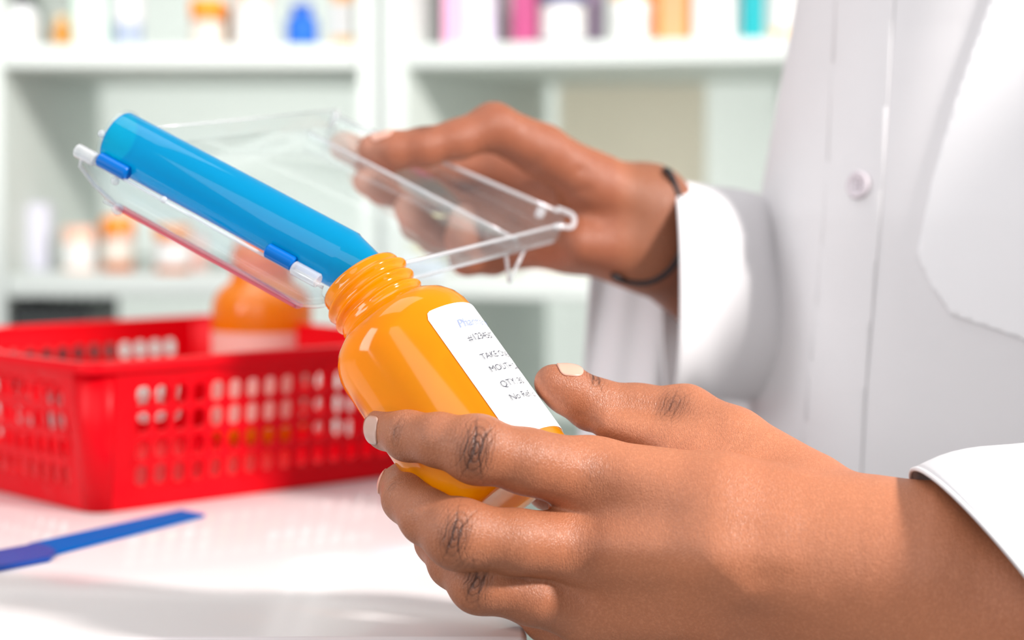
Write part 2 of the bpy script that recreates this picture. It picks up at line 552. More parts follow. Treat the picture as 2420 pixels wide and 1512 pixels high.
# dark crate on the third board
cr0, dd = spot(ML, 90, 0.10, Z_THIRD)
cr = tag(empty('crate', (-0.4375, 1.99, Z_THIRD)), 'dark grey slatted crate on the lowest shelf above the red basket rim', 'crate')
M_crate = mk('dark_grey_plastic', (52, 56, 56))
ch_ = hgt(1.96, 712, Z_THIRD)
for sy in (-0.07, 0.07):
    bm = bmesh.new()
    for k in range(6):
        box(bm, (0, sy, ch_ * (k + .5) / 6), (0.070, 0.004, ch_ / 6 * .62))
    for k in range(7):
        box(bm, (-0.0335 + k * .01117, sy, ch_ / 2), (0.004, 0.005, ch_))
    bmobj('crate_side', bm, M_crate, cr, local=True)
for sx in (-0.0345, 0.0345):
    bm = bmesh.new()
    for k in range(6):
        box(bm, (sx, 0, ch_ * (k + .5) / 6), (0.004, 0.14, ch_ / 6 * .62))
    for k in range(5):
        box(bm, (sx, -.068 + k * .034, ch_ / 2), (0.005, 0.004, ch_))
    bmobj('crate_side', bm, M_crate, cr, local=True)
boxobj('crate_bottom', (0, 0, .002), (0.066, 0.136, .004), M_crate, cr, local=True)

# ------------------------------------------------------------------ red basket
FLc = G(224, 1216, T)
bdir = Vector((0.74, 0.672, 0)).normalized()
ldir = Vector((-bdir.y, bdir.x, 0))
BL, BW, BH = 0.232, 0.240, 0.079
MB = Matrix.Translation(FLc) @ Matrix(((bdir.x, ldir.x, 0, 0), (bdir.y, ldir.y, 0, 0), (0, 0, 1, 0), (0, 0, 0, 1)))
bk = empty('basket', FLc)
bk.matrix_basis = MB
tag(bk, 'red perforated plastic basket standing on the white counter', 'basket')
flare = 0.006


def rrect(x0, x1, y0, y1, r, n=6):
    pts = []
    for cx, cy, a0 in ((x1 - r, y0 + r, -90), (x1 - r, y1 - r, 0), (x0 + r, y1 - r, 90), (x0 + r, y0 + r, 180)):
        for k in range(n + 1):
            a = R(a0 + 90 * k / n)
            pts.append((cx + r * math.cos(a), cy + r * math.sin(a)))
    return pts


def loop_at(z, inset=0.0):
    f = flare * (z / BH)
    return rrect(-f + inset, BL + f - inset, -f + inset, BW + f - inset, 0.010 - inset * .5)


def panel(map3, length, rows, c0, c1, pitch, zlo, zhi, hw, hh):
    """a flat wall with rounded holes: map3(u, z) -> point"""
    bm = bmesh.new()
    ncol = int(round((c1 - c0) / pitch))
    us = [0] + [c0 + i * pitch for i in range(ncol + 1)] + [length]
    zb = rows[0] - (rows[1] - rows[0]) / 2
    rp = rows[1] - rows[0]
    zs = [zlo] + [zb + k * rp for k in range(len(rows) + 1)] + [zhi]
    for i in range(len(us) - 1):
        for k in range(len(zs) - 1):
            u0, u1, z0, z1 = us[i], us[i + 1], zs[k], zs[k + 1]
            hole = 1 <= i <= ncol and 1 <= k <= len(rows)
            if not hole:
                bm.faces.new([bm.verts.new(map3(u, z)) for u, z in ((u0, z0), (u1, z0), (u1, z1), (u0, z1))])
                continue
            cu, cz = (u0 + u1) / 2, (z0 + z1) / 2
            n = 16
            inn, out = [], []
            for q in range(n):
                a = 2 * math.pi * (q + .5) / n
                ca, sa = math.cos(a), math.sin(a)
                e = (abs(ca) ** 3.4 + abs(sa) ** 3.4) ** (-1 / 3.4)
                inn.append((cu + hw * ca * e, cz + hh * sa * e))
                m_ = max(abs(ca) , abs(sa))
                out.append((cu + (u1 - u0) / 2 * max(-1, min(1, ca / m_)), cz + (z1 - z0) / 2 * max(-1, min(1, sa / m_))))
            iv = [bm.verts.new(map3(*p)) for p in inn]
            ov = [bm.verts.new(map3(*p)) for p in out]
            for q in range(n):
                qq = (q + 1) % n
                bm.faces.new((iv[q], iv[qq], ov[qq], ov[q]))
            for q in range(n):     # close the four corner slivers
                qq = (q + 1) % n
                a_, b_ = out[q], out[qq]
                if abs(a_[0] - b_[0]) > 1e-6 and abs(a_[1] - b_[1]) > 1e-6:
                    cx = a_[0] if abs(abs(a_[0] - cu) - (u1 - u0) / 2) < 1e-7 else b_[0]
                    cy = a_[1] if abs(abs(a_[1] - cz) - (z1 - z0) / 2) < 1e-7 else b_[1]
                    v = bm.verts.new(map3(cx, cy))
                    bm.faces.new((ov[q], ov[qq], v))
    bmesh.ops.remove_doubles(bm, verts=bm.verts, dist=1e-5)
    return bm


rr_ = 0.010
rows = [0.0185 + 0.0142 * k for k in range(4)]
pit = 0.0118


def fl(z):
    return flare * z / BH


sides = [
    ('front', lambda u, z: Vector((rr_ + u, -fl(z), z)), BL - 2 * rr_),
    ('back', lambda u, z: Vector((rr_ + u, BW + fl(z), z)), BL - 2 * rr_),
    ('l', lambda u, z: Vector((-fl(z), rr_ + u, z)), BW - 2 * rr_),
    ('r', lambda u, z: Vector((BL + fl(z), rr_ + u, z)), BW - 2 * rr_)]
for nm, f3, ln in sides:
    ncol = int((ln - 0.012) / pit)
    st = (ln - ncol * pit) / 2
    bm = panel(f3, ln, rows, st, st + ncol * pit, pit, 0.001, BH - .001, 0.0042, 0.0054)
    o = bmobj('side_wall', bm, M_red, bk, local=True)
    solid(o, 0.0022, 0)
for cx, cy, a0, sx, sy in ((BL - rr_, rr_, -90, 1, -1), (BL - rr_, BW - rr_, 0, 1, 1), (rr_, BW - rr_, 90, -1, 1), (rr_, rr_, 180, -1, -1)):      # four rounded corners
    bm = bmesh.new()
    prev = None
    for k in range(9):
        a = R(a0 + 90 * k / 8)
        cur = []
        for z in (0.001, BH * .5, BH - .001):
            f_ = fl(z)
            ca, sa = math.cos(a), math.sin(a)
            cur.append(bm.verts.new((cx + ca * (rr_ + f_), cy + sa * (rr_ + f_), z)))
        if prev:
            for q in range(2):
                bm.faces.new((prev[q], cur[q], cur[q + 1], prev[q + 1]))
        prev = cur
    solid(bmobj('corner', bm, M_red, bk, True, True), 0.0022, 0)
bm = bmesh.new()                                   # rolled rim
lp = loop_at(BH)
prof = [(-.0012, -.004), (.0042, -.004), (.0046, -.001), (.0040, .0018), (.001, .0026), (-.0015, .0018)]
ringsv = []
cxm, cym = BL / 2, BW / 2
lp_in = loop_at(BH)
nL = len(lp)
for i, (x, y) in enumerate(lp):
    x0, y0 = lp[i - 1]
    x1, y1 = lp[(i + 1) % nL]
    t = Vector((x1 - x0, y1 - y0)).normalized()
    nrm = Vector((t.y, -t.x))
    ringsv.append([bm.verts.new((x + nrm.x * a, y + nrm.y * a, BH + b)) for a, b in prof])
for i in range(nL):
    a, b = ringsv[i], ringsv[(i + 1) % nL]
    for q in range(len(prof)):
        q2 = (q + 1) % len(prof)
        bm.faces.new((a[q], b[q], b[q2], a[q2]))
bmobj('rim', bm, M_red, bk, True, True, 50)
bm = bmesh.new()
vs = [bm.verts.new((x, y, 0.0)) for x, y in loop_at(0, .0005)]
bm.faces.new(vs)
r_ = bmesh.ops.extrude_face_region(bm, geom=list(bm.faces))
bmesh.ops.translate(bm, verts=[v for v in r_['geom'] if isinstance(v, bmesh.types.BMVert)], vec=(0, 0, .0022))
bmobj('bottom', bm, M_red, bk, local=True)

# ------------------------------------------------------------------ amber bottle maker
H_B, R_B = 0.1036, 0.0300


def bottle_profile():
    return [(0.0, 0.0012), (0.018, 0.0008), (0.0255, 0.0), (0.0285, 0.0012), (0.0298, 0.0040), (0.0300, 0.008), (0.0300, 0.0690), (0.0296, 0.0728),
            (0.0283, 0.0765), (0.0258, 0.0800), (0.0225, 0.0825), (0.0196, 0.0842), (0.0186, 0.0856), (0.0184, 0.0868)]


def make_bottle(root, Mw, m, sc=1.0, szc=1.0):
    """body with threaded neck in the space of root"""
    bm = bmesh.new()
    n = 96
    base = bottle_profile()
    rings = []
    for r, z in base:
        rings.append([(r, z)] * n)
    zn0, zn1 = 0.0872, H_B - 0.0012
    m_ = 34
    for k in range(m_ + 1):
        z = zn0 + (zn1 - zn0) * k / m_
        rg = []
        for i in range(n):
            th = i / n
            r = 0.0172
            for turn in (0, 1, 2, 3):
                zc = 0.0876 + 0.0052 * (turn + th)
                if zc < H_B - 0.0022:
                    fade = min(1, (H_B - 0.0022 - zc) / .002)
                    r += 0.0019 * fade * math.exp(-((z - zc) / 0.00115) ** 2)
            if z < 0.0890:
                r = max(r, 0.0184 - (z - zn0) * .3)
            rg.append((r, z))
        rings.append(rg)
    rings.append([(0.0168, H_B - .0002)] * n)
    rings.append([(0.0160, H_B)] * n)
    rings.append([(0.0154, H_B - .0006)] * n)
    inner = [(0.0154, 0.0870), (0.0176, 0.0838), (0.0215, 0.0812), (0.0250, 0.0785), (0.0272, 0.0755), (0.0283, 0.072), (0.0286, 0.068), (0.0286, 0.008),
             (0.0278, 0.004), (0.0255, 0.0026), (0.018, 0.0028), (0.0, 0.0030)]
    for r, z in inner:
        rings.append([(r, z)] * n)
    vv = []
    for rg in rings:
        if rg[0][0] < 1e-9:
            vv.append([bm.verts.new((0, 0, rg[0][1] * sc))])
        else:
            vv.append([bm.verts.new((sc * r * math.cos(2 * math.pi * i / n), sc * r * math.sin(2 * math.pi * i / n), sc * z)) for i, (r, z) in enumerate(rg)])
    for a, b in zip(vv, vv[1:]):
        for i in range(n):
            j = (i + 1) % n
            if len(a) == 1:
                bm.faces.new((a[0], b[j], b[i]))
            elif len(b) == 1:
                bm.faces.new((a[i], a[j], b[0]))
            else:
                bm.faces.new((a[i], a[j], b[j], b[i]))
    o = bmobj('bottle_body', bm, m, root, True, True)
    o.data.materials.append(M_inner)
    ni = len(inner)
    mi = np.zeros(len(o.data.polygons), np.int32)
    mi[(len(rings) - ni) * n:] = 1
    o.data.polygons.foreach_set('material_index', mi)
    for v in o.data.vertices:
        v.co.z *= szc
    return o


def wrap_label(root, a0, a1, z0, z1, rad, rc, m, name='paper_label'):
    """rounded rectangle wrapped on the cylinder, angles in radians (clockwise to the right seen from outside)"""
    bm = bmesh.new()
    n = 60
    outer = []
    W = (a1 - a0) * rad
    for k in range(n + 1):
        s = W * k / n
        e = 0
        if s < rc:
            e = rc - math.sqrt(max(0, rc * rc - (rc - s) ** 2))
        elif s > W - rc:
            e = rc - math.sqrt(max(0, rc * rc - (rc - (W - s)) ** 2))
        th = a0 + (a1 - a0) * k / n
        col = []
        for r in (rad, rad + .00015):
            for z in (z0 + e, z1 - e):
                col.append(bm.verts.new((r * math.cos(th), r * math.sin(th), z)))
        outer.append(col)
    for a, b in zip(outer, outer[1:]):
        bm.faces.new((a[2], b[2], b[3], a[3]))
        bm.faces.new((a[0], a[1], b[1], b[0]))
        bm.faces.new((a[1], a[3], b[3], b[1]))
        bm.faces.new((a[0], b[0], b[2], a[2]))
    bm.faces.new((outer[0][0], outer[0][2], outer[0][3], outer[0][1]))
    bm.faces.new((outer[-1][0], outer[-1][1], outer[-1][3], outer[-1][2]))
    return bmobj(name, bm, m, root, True, True, 40)


def wrap_text(root, txt, size, th0, z, rad, m, shear=0.0):
    cu = bpy.data.curves.new('t', 'FONT')
    cu.body = txt
    cu.size = size
    cu.shear = shear
    cu.resolution_u = 3
    to = bpy.data.objects.new('t', cu)
    COL.objects.link(to)
    bpy.context.view_layer.update()
    me = bpy.data.meshes.new_from_object(to.evaluated_get(bpy.context.evaluated_depsgraph_get()))
    bpy.data.objects.remove(to)
    tb_ = bmesh.new()
    tb_.from_mesh(me)
    bmesh.ops.triangulate(tb_, faces=tb_.faces)
    for _ in range(2):
        bmesh.ops.subdivide_edges(tb_, edges=[e for e in tb_.edges if e.calc_length() > .0006], cuts=1, use_grid_fill=True)
        bmesh.ops.triangulate(tb_, faces=tb_.faces)
    tb_.to_mesh(me)
    tb_.free()
    for v in me.vertices:
        th = th0 + v.co.x / rad
        v.co = Vector((rad * math.cos(th), rad * math.sin(th), z + v.co.y))
    me.name = 'printed_line'
    return link('printed_line', me, m, root, local=True)


# held bottle
Bp, Mp = P(1212, 1174, 0.775), P(851, 660, 0.809)
ax = (Mp - Bp).normalized()
toc = (CAM - (Bp + Mp) / 2).normalized()
fx = (toc - ax * toc.dot(ax)).normalized()         # local +X faces the camera
fy = ax.cross(fx)
MH = Matrix.Translation(Bp) @ Matrix(((fx.x, fy.x, ax.x, 0), (fx.y, fy.y, ax.y, 0), (fx.z, fy.z, ax.z, 0), (0, 0, 0, 1)))
hb = empty('pill_bottle', Bp)
hb.matrix_basis = MH
tag(hb, 'open amber bottle with threaded neck and white label, held tilted in the near hand', 'bottle')
szh = (Mp - Bp).length / H_B
make_bottle(hb, MH, M_orange, 1.0, szh)
lb = wrap_label(hb, R(24), R(165), 0.0105, 0.0715, R_B + .0002, 0.003, M_label)
TX = 0.0306
for txt, sz, z, mm_, sh in (('Pharmacy', .0054, .0560, M_inkb, .25), ('#1234567', .0042, .0492, M_ink, 0), ('TAKE ONE BY', .0040, .0402, M_ink, 0),
                            ('MOUTH DAILY', .0040, .0342, M_ink, 0), ('QTY: 30', .0042, .0268, M_ink, 0), ('No Refills', .0042, .0205, M_ink, 0)):
    t = wrap_text(hb, txt, sz, R(42), z + .0042, TX + .0001, mm_, sh)
    t.parent = lb

# bottle in the basket
pb = G(622, 1036, T + .0024)
MBb = Matrix.Translation(pb) @ Matrix.Rotation(R(-90), 4, 'Z')
bb = empty('pill_bottle', pb)
bb.matrix_basis = MBb
tag(bb, 'amber pill bottle with a pinkish label standing upright in the red basket', 'bottle')
sc_b = 1.11
make_bottle(bb, MBb, M_orange_b, sc_b, 1.12)
M_lab2 = mat('pinkish_label', (224, 172, 160), 0.6)
M_ink2 = mat('mauve_ink', (178, 120, 150), 0.6)
lb2 = wrap_label(bb, R(-78), R(84), 0.012, 0.073, R_B * sc_b + .0002, .003, M_lab2)
for txt, sz, th, z in (('Y', .009, -22, .0555), ('YOUR RX', .006, 4, .0562), ('TABLETS 60', .005, -14, .043)):
    t = wrap_text(bb, txt, sz, R(th), z, R_B * sc_b + .0005, M_ink2)
    t.parent = lb2

# ------------------------------------------------------------------ blue spatula on the counter
sp = tag(empty('spatula', G(240, 1280, T)), 'flat blue counting spatula lying on the white counter before the basket', 'spatula')


def slab(name, pts, z0, th, m, parent, bev=.0004):
    bm = bmesh.new()
    vs = [bm.verts.new(p if isinstance(p, Vector) else G(p[0], p[1], z0)) for p in pts]
    bm.faces.new(vs)
    r = bmesh.ops.extrude_face_region(bm, geom=list(bm.faces))
    bmesh.ops.translate(bm, verts=[v for v in r['geom'] if isinstance(v, bmesh.types.BMVert)], vec=(0, 0, th))
    if bev:
        bmesh.ops.bevel(bm, geom=list(bm.edges), offset=bev, segments=2, affect='EDGES')
    return bmobj(name, bm, m, parent, True, auto=30)


slab('blade', [(428, 1210), (486, 1221), (100, 1320), (20, 1318), (70, 1290)], T + .0003, .0016, M_blue, sp)
gz = T + .0003
ga, gb = G(0, 1310, gz), G(0, 1350, gz)
gd = (gb - G(118, 1327, gz)).normalized()
slab('grip', [(88, 1294), (120, 1303), (134, 1313), (118, 1327), gb, gb + gd * .05, gb + gd * .058 - (gb - ga) * .3, ga + gd * .066, ga + gd * .058], T + .0003, .0026, M_blue2, sp)
# ------------------------------------------------------------------ counting tray with the blue tube
N1, N2 = P(283, 330, 0.848), P(850, 634, 0.808)
e1 = (N2 - N1).normalized()
TL = (N2 - N1).length
C2 = P(905, 598, 0.812)
F2 = P(1345, 503, 0.975)
e2 = F2 - C2
e2 = (e2 - e1 * e2.dot(e1))
TW = e2.length
e2.normalize()
e3 = e1.cross(e2)
MT = Matrix.Translation(N1) @ Matrix(((e1.x, e2.x, e3.x, 0), (e1.y, e2.y, e3.y, 0), (e1.z, e2.z, e3.z, 0), (0, 0, 0, 1)))
tr = empty('counting_tray', N1)
tr.matrix_basis = MT
tag(tr, 'clear acrylic counting tray with a blue tube along one edge, held in the far hand', 'tray')
RT = 0.0122
c2l = MT.inverted() @ C2
f2l = MT.inverted() @ F2
S1 = (c2l.x + f2l.x) / 2          # right end of the tray in local x
FAR = f2l.y
FZ = -0.008
bm = bmesh.new()                   # tube: hollow, bevelled pouring end
lathe(bm, [(RT - .0012, 0.0), (RT, 0.0), (RT, TL - 0.0075), (RT - .0006, TL - 0.0062), (0.0086, TL + 0.0045), (0.0074, TL + 0.0045), (RT - .0018, TL - .0072), (RT - .0012, TL - .010)], 72,
      Matrix.Rotation(R(90), 4, 'Y'), close=True)
tb = bmobj('tube', bm, M_bluet, tr, True, True, 35)
tb.data.materials.append(M_inner)
tb.data.polygons.foreach_set('material_index', np.array([1 if k // 72 in (5, 6, 7) else 0 for k in range(8 * 72)], np.int32))
bm = bmesh.new()
lathe(bm, [(0, -.0016), (RT + .0004, -.0016), (RT + .0010, -.0010), (RT + .0010, 0.0004), (RT - .0013, 0.0006), (0, 0.0006)], 64, Matrix.Rotation(R(90), 4, 'Y'))
bmobj('end_cap', bm, M_clear, tr, True, True, 35)


def channel(name, m, s0, s1, th0, th1, grow=0.0, n=60, sref=-0.006, shut=True):
    bm = bmesh.new()
    prev = None
    for i in range(n + 1):
        s = s0 + (s1 - s0) * i / n
        k = min(1, max(0, (s - sref) / 0.016))
        dz = 0.0035 + 0.0125 * math.sin(k * math.pi / 2) ** .7
        if shut and s1 - s < .012:
            dz *= (0.45 + .55 * max(0, (s1 - s) / .012) ** .5)
        cur = []
        for q in range(25):
            a = R(th0 + (th1 - th0) * q / 24)
            cur.append(bm.verts.new((s, 0.0135 * math.cos(a), -0.0095 - (dz + grow) * math.sin(a))))
        if prev:
            for q in range(24):
                bm.faces.new((prev[q], cur[q], cur[q + 1], prev[q + 1]))
        prev = cur
    o = bmobj(name, bm, m, tr, True, True)
    solid(o, 0.0014, 0)
    return o


channel('trough', M_clear, -0.006, TL - 0.006, 0, 180)
channel('trough_reflection_strip', M_pink, 0.010, TL - 0.019, 80, 108, .0012, shut=False)  # added strip under the trough, imitates the basket's reflection
bm = bmesh.new()
tube_along(bm, [(-.006, -.0135, -.0095), (TL - .006, -.0135, -.0095)], .0008, 8)
tube_along(bm, [(-.006, -.0135, -.0095), (-.0065, -.0125, -.014), (-.001, -.006, -.021), (.008, 0, -.0262)], .0009, 8)
tube_along(bm, [(.004, -.0034, -.0262), (TL - .019, -.0034, -.0262)], .0007, 8)
bmobj('trough_lip', bm, M_edge, tr, True, True)
for s_, l_ in ((-.0095, .010), (TL - .021, .0125)):      # clear hinge barrels
    bm = bmesh.new()
    lathe(bm, [(0, 0), (.0024, 0), (.0030, .0006), (.0030, l_ - .0006), (.0024, l_), (0, l_)], 24, Matrix.Translation((s_, -.0135, -.0080)) @ Matrix.Rotation(R(90), 4, 'Y'))
    bmobj('hinge_barrel', bm, M_edge, tr, True, True, 40)
for s_, l_ in ((.0015, .015), (TL - .035, .0135)):      # blue hinge tabs
    bm = bmesh.new()
    lathe(bm, [(0, 0), (.0026, 0), (.0032, .0006), (.0032, l_ - .0006), (.0026, l_), (0, l_)], 24, Matrix.Translation((s_, -.0122, -.0072)) @ Matrix.Rotation(R(90), 4, 'Y'))
    bmobj('hinge_pin', bm, M_bluep, tr, True, True, 40)
for s_, t_, z_, r_ in ((-.0020, -.0110, .0025, .0017), (.0120, -.004, -.0262, .0026), (.0125, -.0135, -.0120, .0018), (.037, -.0135, -.0090, .0015)):
    bm = bmesh.new()
    bmesh.ops.create_uvsphere(bm, u_segments=16, v_segments=10, radius=r_, matrix=Matrix.Translation((s_, t_, z_)))
    bmobj('knob', bm, M_edge, tr, True, True)
# floor of the tray, walls, inner ridge
T0 = 0.0125
# wall heights fall toward the far left corner
boxobj('tray_floor', (S1 / 2 - .003, (T0 + FAR) / 2, FZ), (S1 + .006, FAR - T0, .0016), M_clear, tr, .0006, True)


def rim(name, a, b, h, m=M_clear, th=.0016, zb=FZ):
    a = Vector(a)
    b = Vector(b)
    L = (b - a).length
    an = math.atan2(b.y - a.y, b.x - a.x)
    Mx = Matrix.Translation(((a.x + b.x) / 2, (a.y + b.y) / 2, zb + h / 2)) @ Matrix.Rotation(an, 4, 'Z')
    bm = bmesh.new()
    box(bm, (0, 0, 0), (L, th, h), Mx, .0005)
    return bmobj(name, bm, m, tr, True, True, 40)


rim('side_wall', (S1, T0), (S1, FAR), .0085)
rim('side_wall', (-.006, T0), (-.006, FAR), .0085)
rim('far_wall', (-.006, FAR), (S1, FAR), .0045)
bm = bmesh.new()
wv = [bm.verts.new((x, y, z)) for y in (FAR - .0007, FAR + .0007) for x, z in ((-.006, FZ + .004), (S1, FZ + .004), (S1, FZ + .013), (-.006, FZ + .0055))]
for f_ in ((0, 1, 2, 3), (7, 6, 5, 4), (0, 4, 5, 1), (1, 5, 6, 2), (2, 6, 7, 3), (3, 7, 4, 0)):
    bm.faces.new([wv[k] for k in f_])
bmobj('far_wall_flange', bm, M_clear, tr, local=True)
rim('ridge', (.004, FAR - .040), (S1 - .002, FAR - .040), .0035)
bm = bmesh.new()
rt = .00095
zt = FZ + .0088
tube_along(bm, catmull([(S1 - .001, T0, zt), (S1, T0 + .03, zt), (S1, FAR - .015, zt), (S1 + .001, FAR - .004, zt + .001)], 6), rt, 8)
tube_along(bm, [(S1, T0, FZ), (S1, FAR - .004, FZ)], rt * .9, 8)
tube_along(bm, [(S1 - .004, FAR, FZ + .0135), (-.006, FAR, FZ + .0058)], rt * 1.1, 8)
tube_along(bm, [(S1 - .004, FAR - .040, FZ + .0035), (.004, FAR - .040, FZ + .0035)], rt * .9, 8)
tube_along(bm, catmull([(S1, FAR - .010, zt), (S1 + .0035, FAR - .006, zt + .001), (S1 + .005, FAR + .001, FZ + .010), (S1 + .002, FAR + .004, FZ + .014), (S1 - .006, FAR + .001, FZ + .0145)], 6), rt * 1.5, 10)
tube_along(bm, [(-.006, T0, zt), (-.006, FAR, zt)], rt * .5, 8)
tube_along(bm, [(-.006, FAR, FZ), (-.006, FAR, FZ + .0085)], rt * 1.8, 10)
bmobj('rim_bead', bm, M_edge, tr, True, True)
bm = bmesh.new()
lathe(bm, [(0, 0), (.0019, 0), (.0024, .0008), (.0024, .004), (.0019, .0048), (0, .0048)], 20, Matrix.Translation((S1 - .0115, FAR - .003, FZ + .0075)))
bmobj('knob', bm, M_edge, tr, True, True, 40)
for ty in (FAR - .040,):                        # V shaped foot under the far corner
    bm = bmesh.new()
    a_, b_, c_ = (S1 - .002, ty - .012, FZ - .001), (S1 - .002, ty + .010, FZ - .001), (S1 + .0005, ty + .000, FZ - .0165)
    tube_along(bm, [a_, c_], .0009, 8)
    tube_along(bm, [b_, c_], .0009, 8)
    o_ = bmobj('foot', bm, M_edge, tr, True, True)

# ------------------------------------------------------------------ the person: signed-distance body
MMK = 1000.0


def mm(p):
    return np.array(p, dtype=np.float64) * MMK


def q(px, py, d):
    return mm(P(px, py, d))


def smin(a, b, k):
    h = np.clip(0.5 + 0.5 * (b - a) / k, 0, 1)
    return b * (1 - h) + a * h - k * h * (1 - h)


def cone(p, a, b, ra, rb):
    ba = b - a
    l2 = float(ba @ ba)
    t = np.clip(((p - a) @ ba) / l2, 0, 1)
    return np.linalg.norm(p - a - t[:, None] * ba, axis=1) - (ra + (rb - ra) * t)


def chain(p, pts, k=3.0):
    """pts: list of (point, radius)"""
    d = None
    for (a, ra), (b, rb) in zip(pts, pts[1:]):
        c_ = cone(p, a, b, ra, rb)
        d = c_ if d is None else smin(d, c_, k)
    return d


def ell(p, c, r, k=1):
    x = (p - c) / np.array(r)
    n = np.linalg.norm(x, axis=1)
    return (n - 1) * min(r)


def nets(fn, lo, hi, h):
    """surface nets of fn over a box, evaluated only near the surface"""
    lo = np.array(lo, float)
    nb = 5
    n = (np.ceil((np.array(hi, float) - lo) / (h * nb)).astype(int)) * nb
    cb = n // nb
    ii = np.stack(np.meshgrid(*[np.arange(c) for c in cb], indexing='ij'), -1).reshape(-1, 3)
    ctr = lo + (ii * nb + (nb - 1) / 2) * h
    v = fn(ctr)
    s = np.repeat(np.repeat(np.repeat(v.reshape(cb), nb, 0), nb, 1), nb, 2).astype(np.float32)
    act = np.abs(v) < h * nb * 1.25 + 2.0
    sub = np.stack(np.meshgrid(*[np.arange(nb)] * 3, indexing='ij'), -1).reshape(-1, 3)
    idx = (ii[act][:, None, :] * nb + sub[None]).reshape(-1, 3)
    val = np.empty(len(idx), np.float32)
    for a in range(0, len(idx), 400000):
        val[a:a + 400000] = fn(lo + idx[a:a + 400000] * h)
    s[idx[:, 0], idx[:, 1], idx[:, 2]] = val
    ins = s < 0
    c8 = [(x, y, z) for x in (0, 1) for y in (0, 1) for z in (0, 1)]
    cnt = sum(ins[x:n[0] - 1 + x, y:n[1] - 1 + y, z:n[2] - 1 + z].astype(np.int8) for x, y, z in c8)
    cells = np.argwhere((cnt > 0) & (cnt < 8))
    cid = -np.ones(n, np.int32)
    cid[cells[:, 0], cells[:, 1], cells[:, 2]] = np.arange(len(cells))
    acc = np.zeros((len(cells), 3))
    w_ = np.zeros(len(cells))
    for a in c8:
        for axn in range(3):
            if a[axn]:
                continue
            b = list(a)
            b[axn] = 1
            ca, cb_ = cells + np.array(a), cells + np.array(b)
            va = s[ca[:, 0], ca[:, 1], ca[:, 2]]
            vb = s[cb_[:, 0], cb_[:, 1], cb_[:, 2]]
            m_ = (va < 0) != (vb < 0)
            t = np.where(m_, va / np.where(m_, va - vb, 1), 0)
            pt = np.array(a)[None] + 0.0 * cells
            pt[:, axn] += t
            acc[m_] += pt[m_]
            w_[m_] += 1
    V = lo + (cells + acc / w_[:, None]) * h
    faces = []
    for axn in range(3):
        sl0 = [slice(None)] * 3
        sl1 = [slice(None)] * 3
        sl0[axn] = slice(0, n[axn] - 1)
        sl1[axn] = slice(1, n[axn])
        A, B = ins[tuple(sl0)], ins[tuple(sl1)]
        e = np.argwhere(A != B)
        o1, o2 = [(1, 2), (2, 0), (0, 1)][axn]
        e = e[(e[:, o1] > 0) & (e[:, o2] > 0)]
        flip = B[e[:, 0], e[:, 1], e[:, 2]]
        d1 = np.zeros(3, int)
        d1[o1] = 1
        d2 = np.zeros(3, int)
        d2[o2] = 1

        def g(c_):
            return cid[c_[:, 0], c_[:, 1], c_[:, 2]]
        qd = np.stack([g(e - d1 - d2), g(e - d2), g(e), g(e - d1)], 1)
        qd[flip] = qd[flip][:, ::-1]
        faces.append(qd)
    Fq = np.concatenate(faces)
    Fq = Fq[(Fq >= 0).all(1)]
    nrm = None
    for it in range(2):
        dv = fn(V)
        g3 = np.stack([fn(V + np.eye(3)[k] * .4) - fn(V - np.eye(3)[k] * .4) for k in range(3)], 1) / .8
        gl_ = np.linalg.norm(g3, axis=1, keepdims=True) + 1e-6
        V = V - np.clip(dv, -h, h)[:, None] * g3 / gl_ ** 2 * (1 if it else .8)
        nrm = g3 / gl_
    return V, Fq, nrm


# ---- near hand (wearer's left): joints in photo pixels and depth, radii in millimetres
IDX = [(q(1400, 1128, .764), 14.2), (q(1245, 1090, .750), 12.0), (q(1128, 1062, .744), 11.3), (q(1040, 1040, .750), 9.8), (q(965, 1030, .762), 9.2), (q(915, 1012, .777), 8.0), (q(902, 1008, .785), 7.2)]
MID = [(q(1375, 1295, .763), 14.0), (q(1220, 1280, .748), 11.8), (q(1085, 1262, .743), 11.8), (q(1010, 1222, .753), 10.2), (q(962, 1178, .768), 9.2), (q(948, 1150, .790), 8.2), (q(950, 1135, .800), 7.2)]
RNG = [(q(1400, 1440, .772), 13.2), (q(1260, 1408, .760), 10.8), (q(1135, 1376, .756), 10.4), (q(1072, 1330, .768), 9.4), (q(1035, 1280, .784), 8.6), (q(1035, 1240, .802), 7.4)]
LIT = [(q(1500, 1545, .785), 11.5), (q(1385, 1510, .790), 9.5), (q(1290, 1466, .802), 8.2), (q(1230, 1420, .812), 7.6), (q(1200, 1370, .824), 6.6)]
THB = [(q(1900, 1165, .766), 16.5), (q(1730, 1050, .784), 14.0), (q(1618, 985, .797), 12.2), (q(1510, 968, .799), 9.6), (q(1400, 955, .797), 9.9), (q(1340, 920, .793), 9.0), (q(1306, 905, .790), 7.2)]
WR = q(2090, 1318, .742)


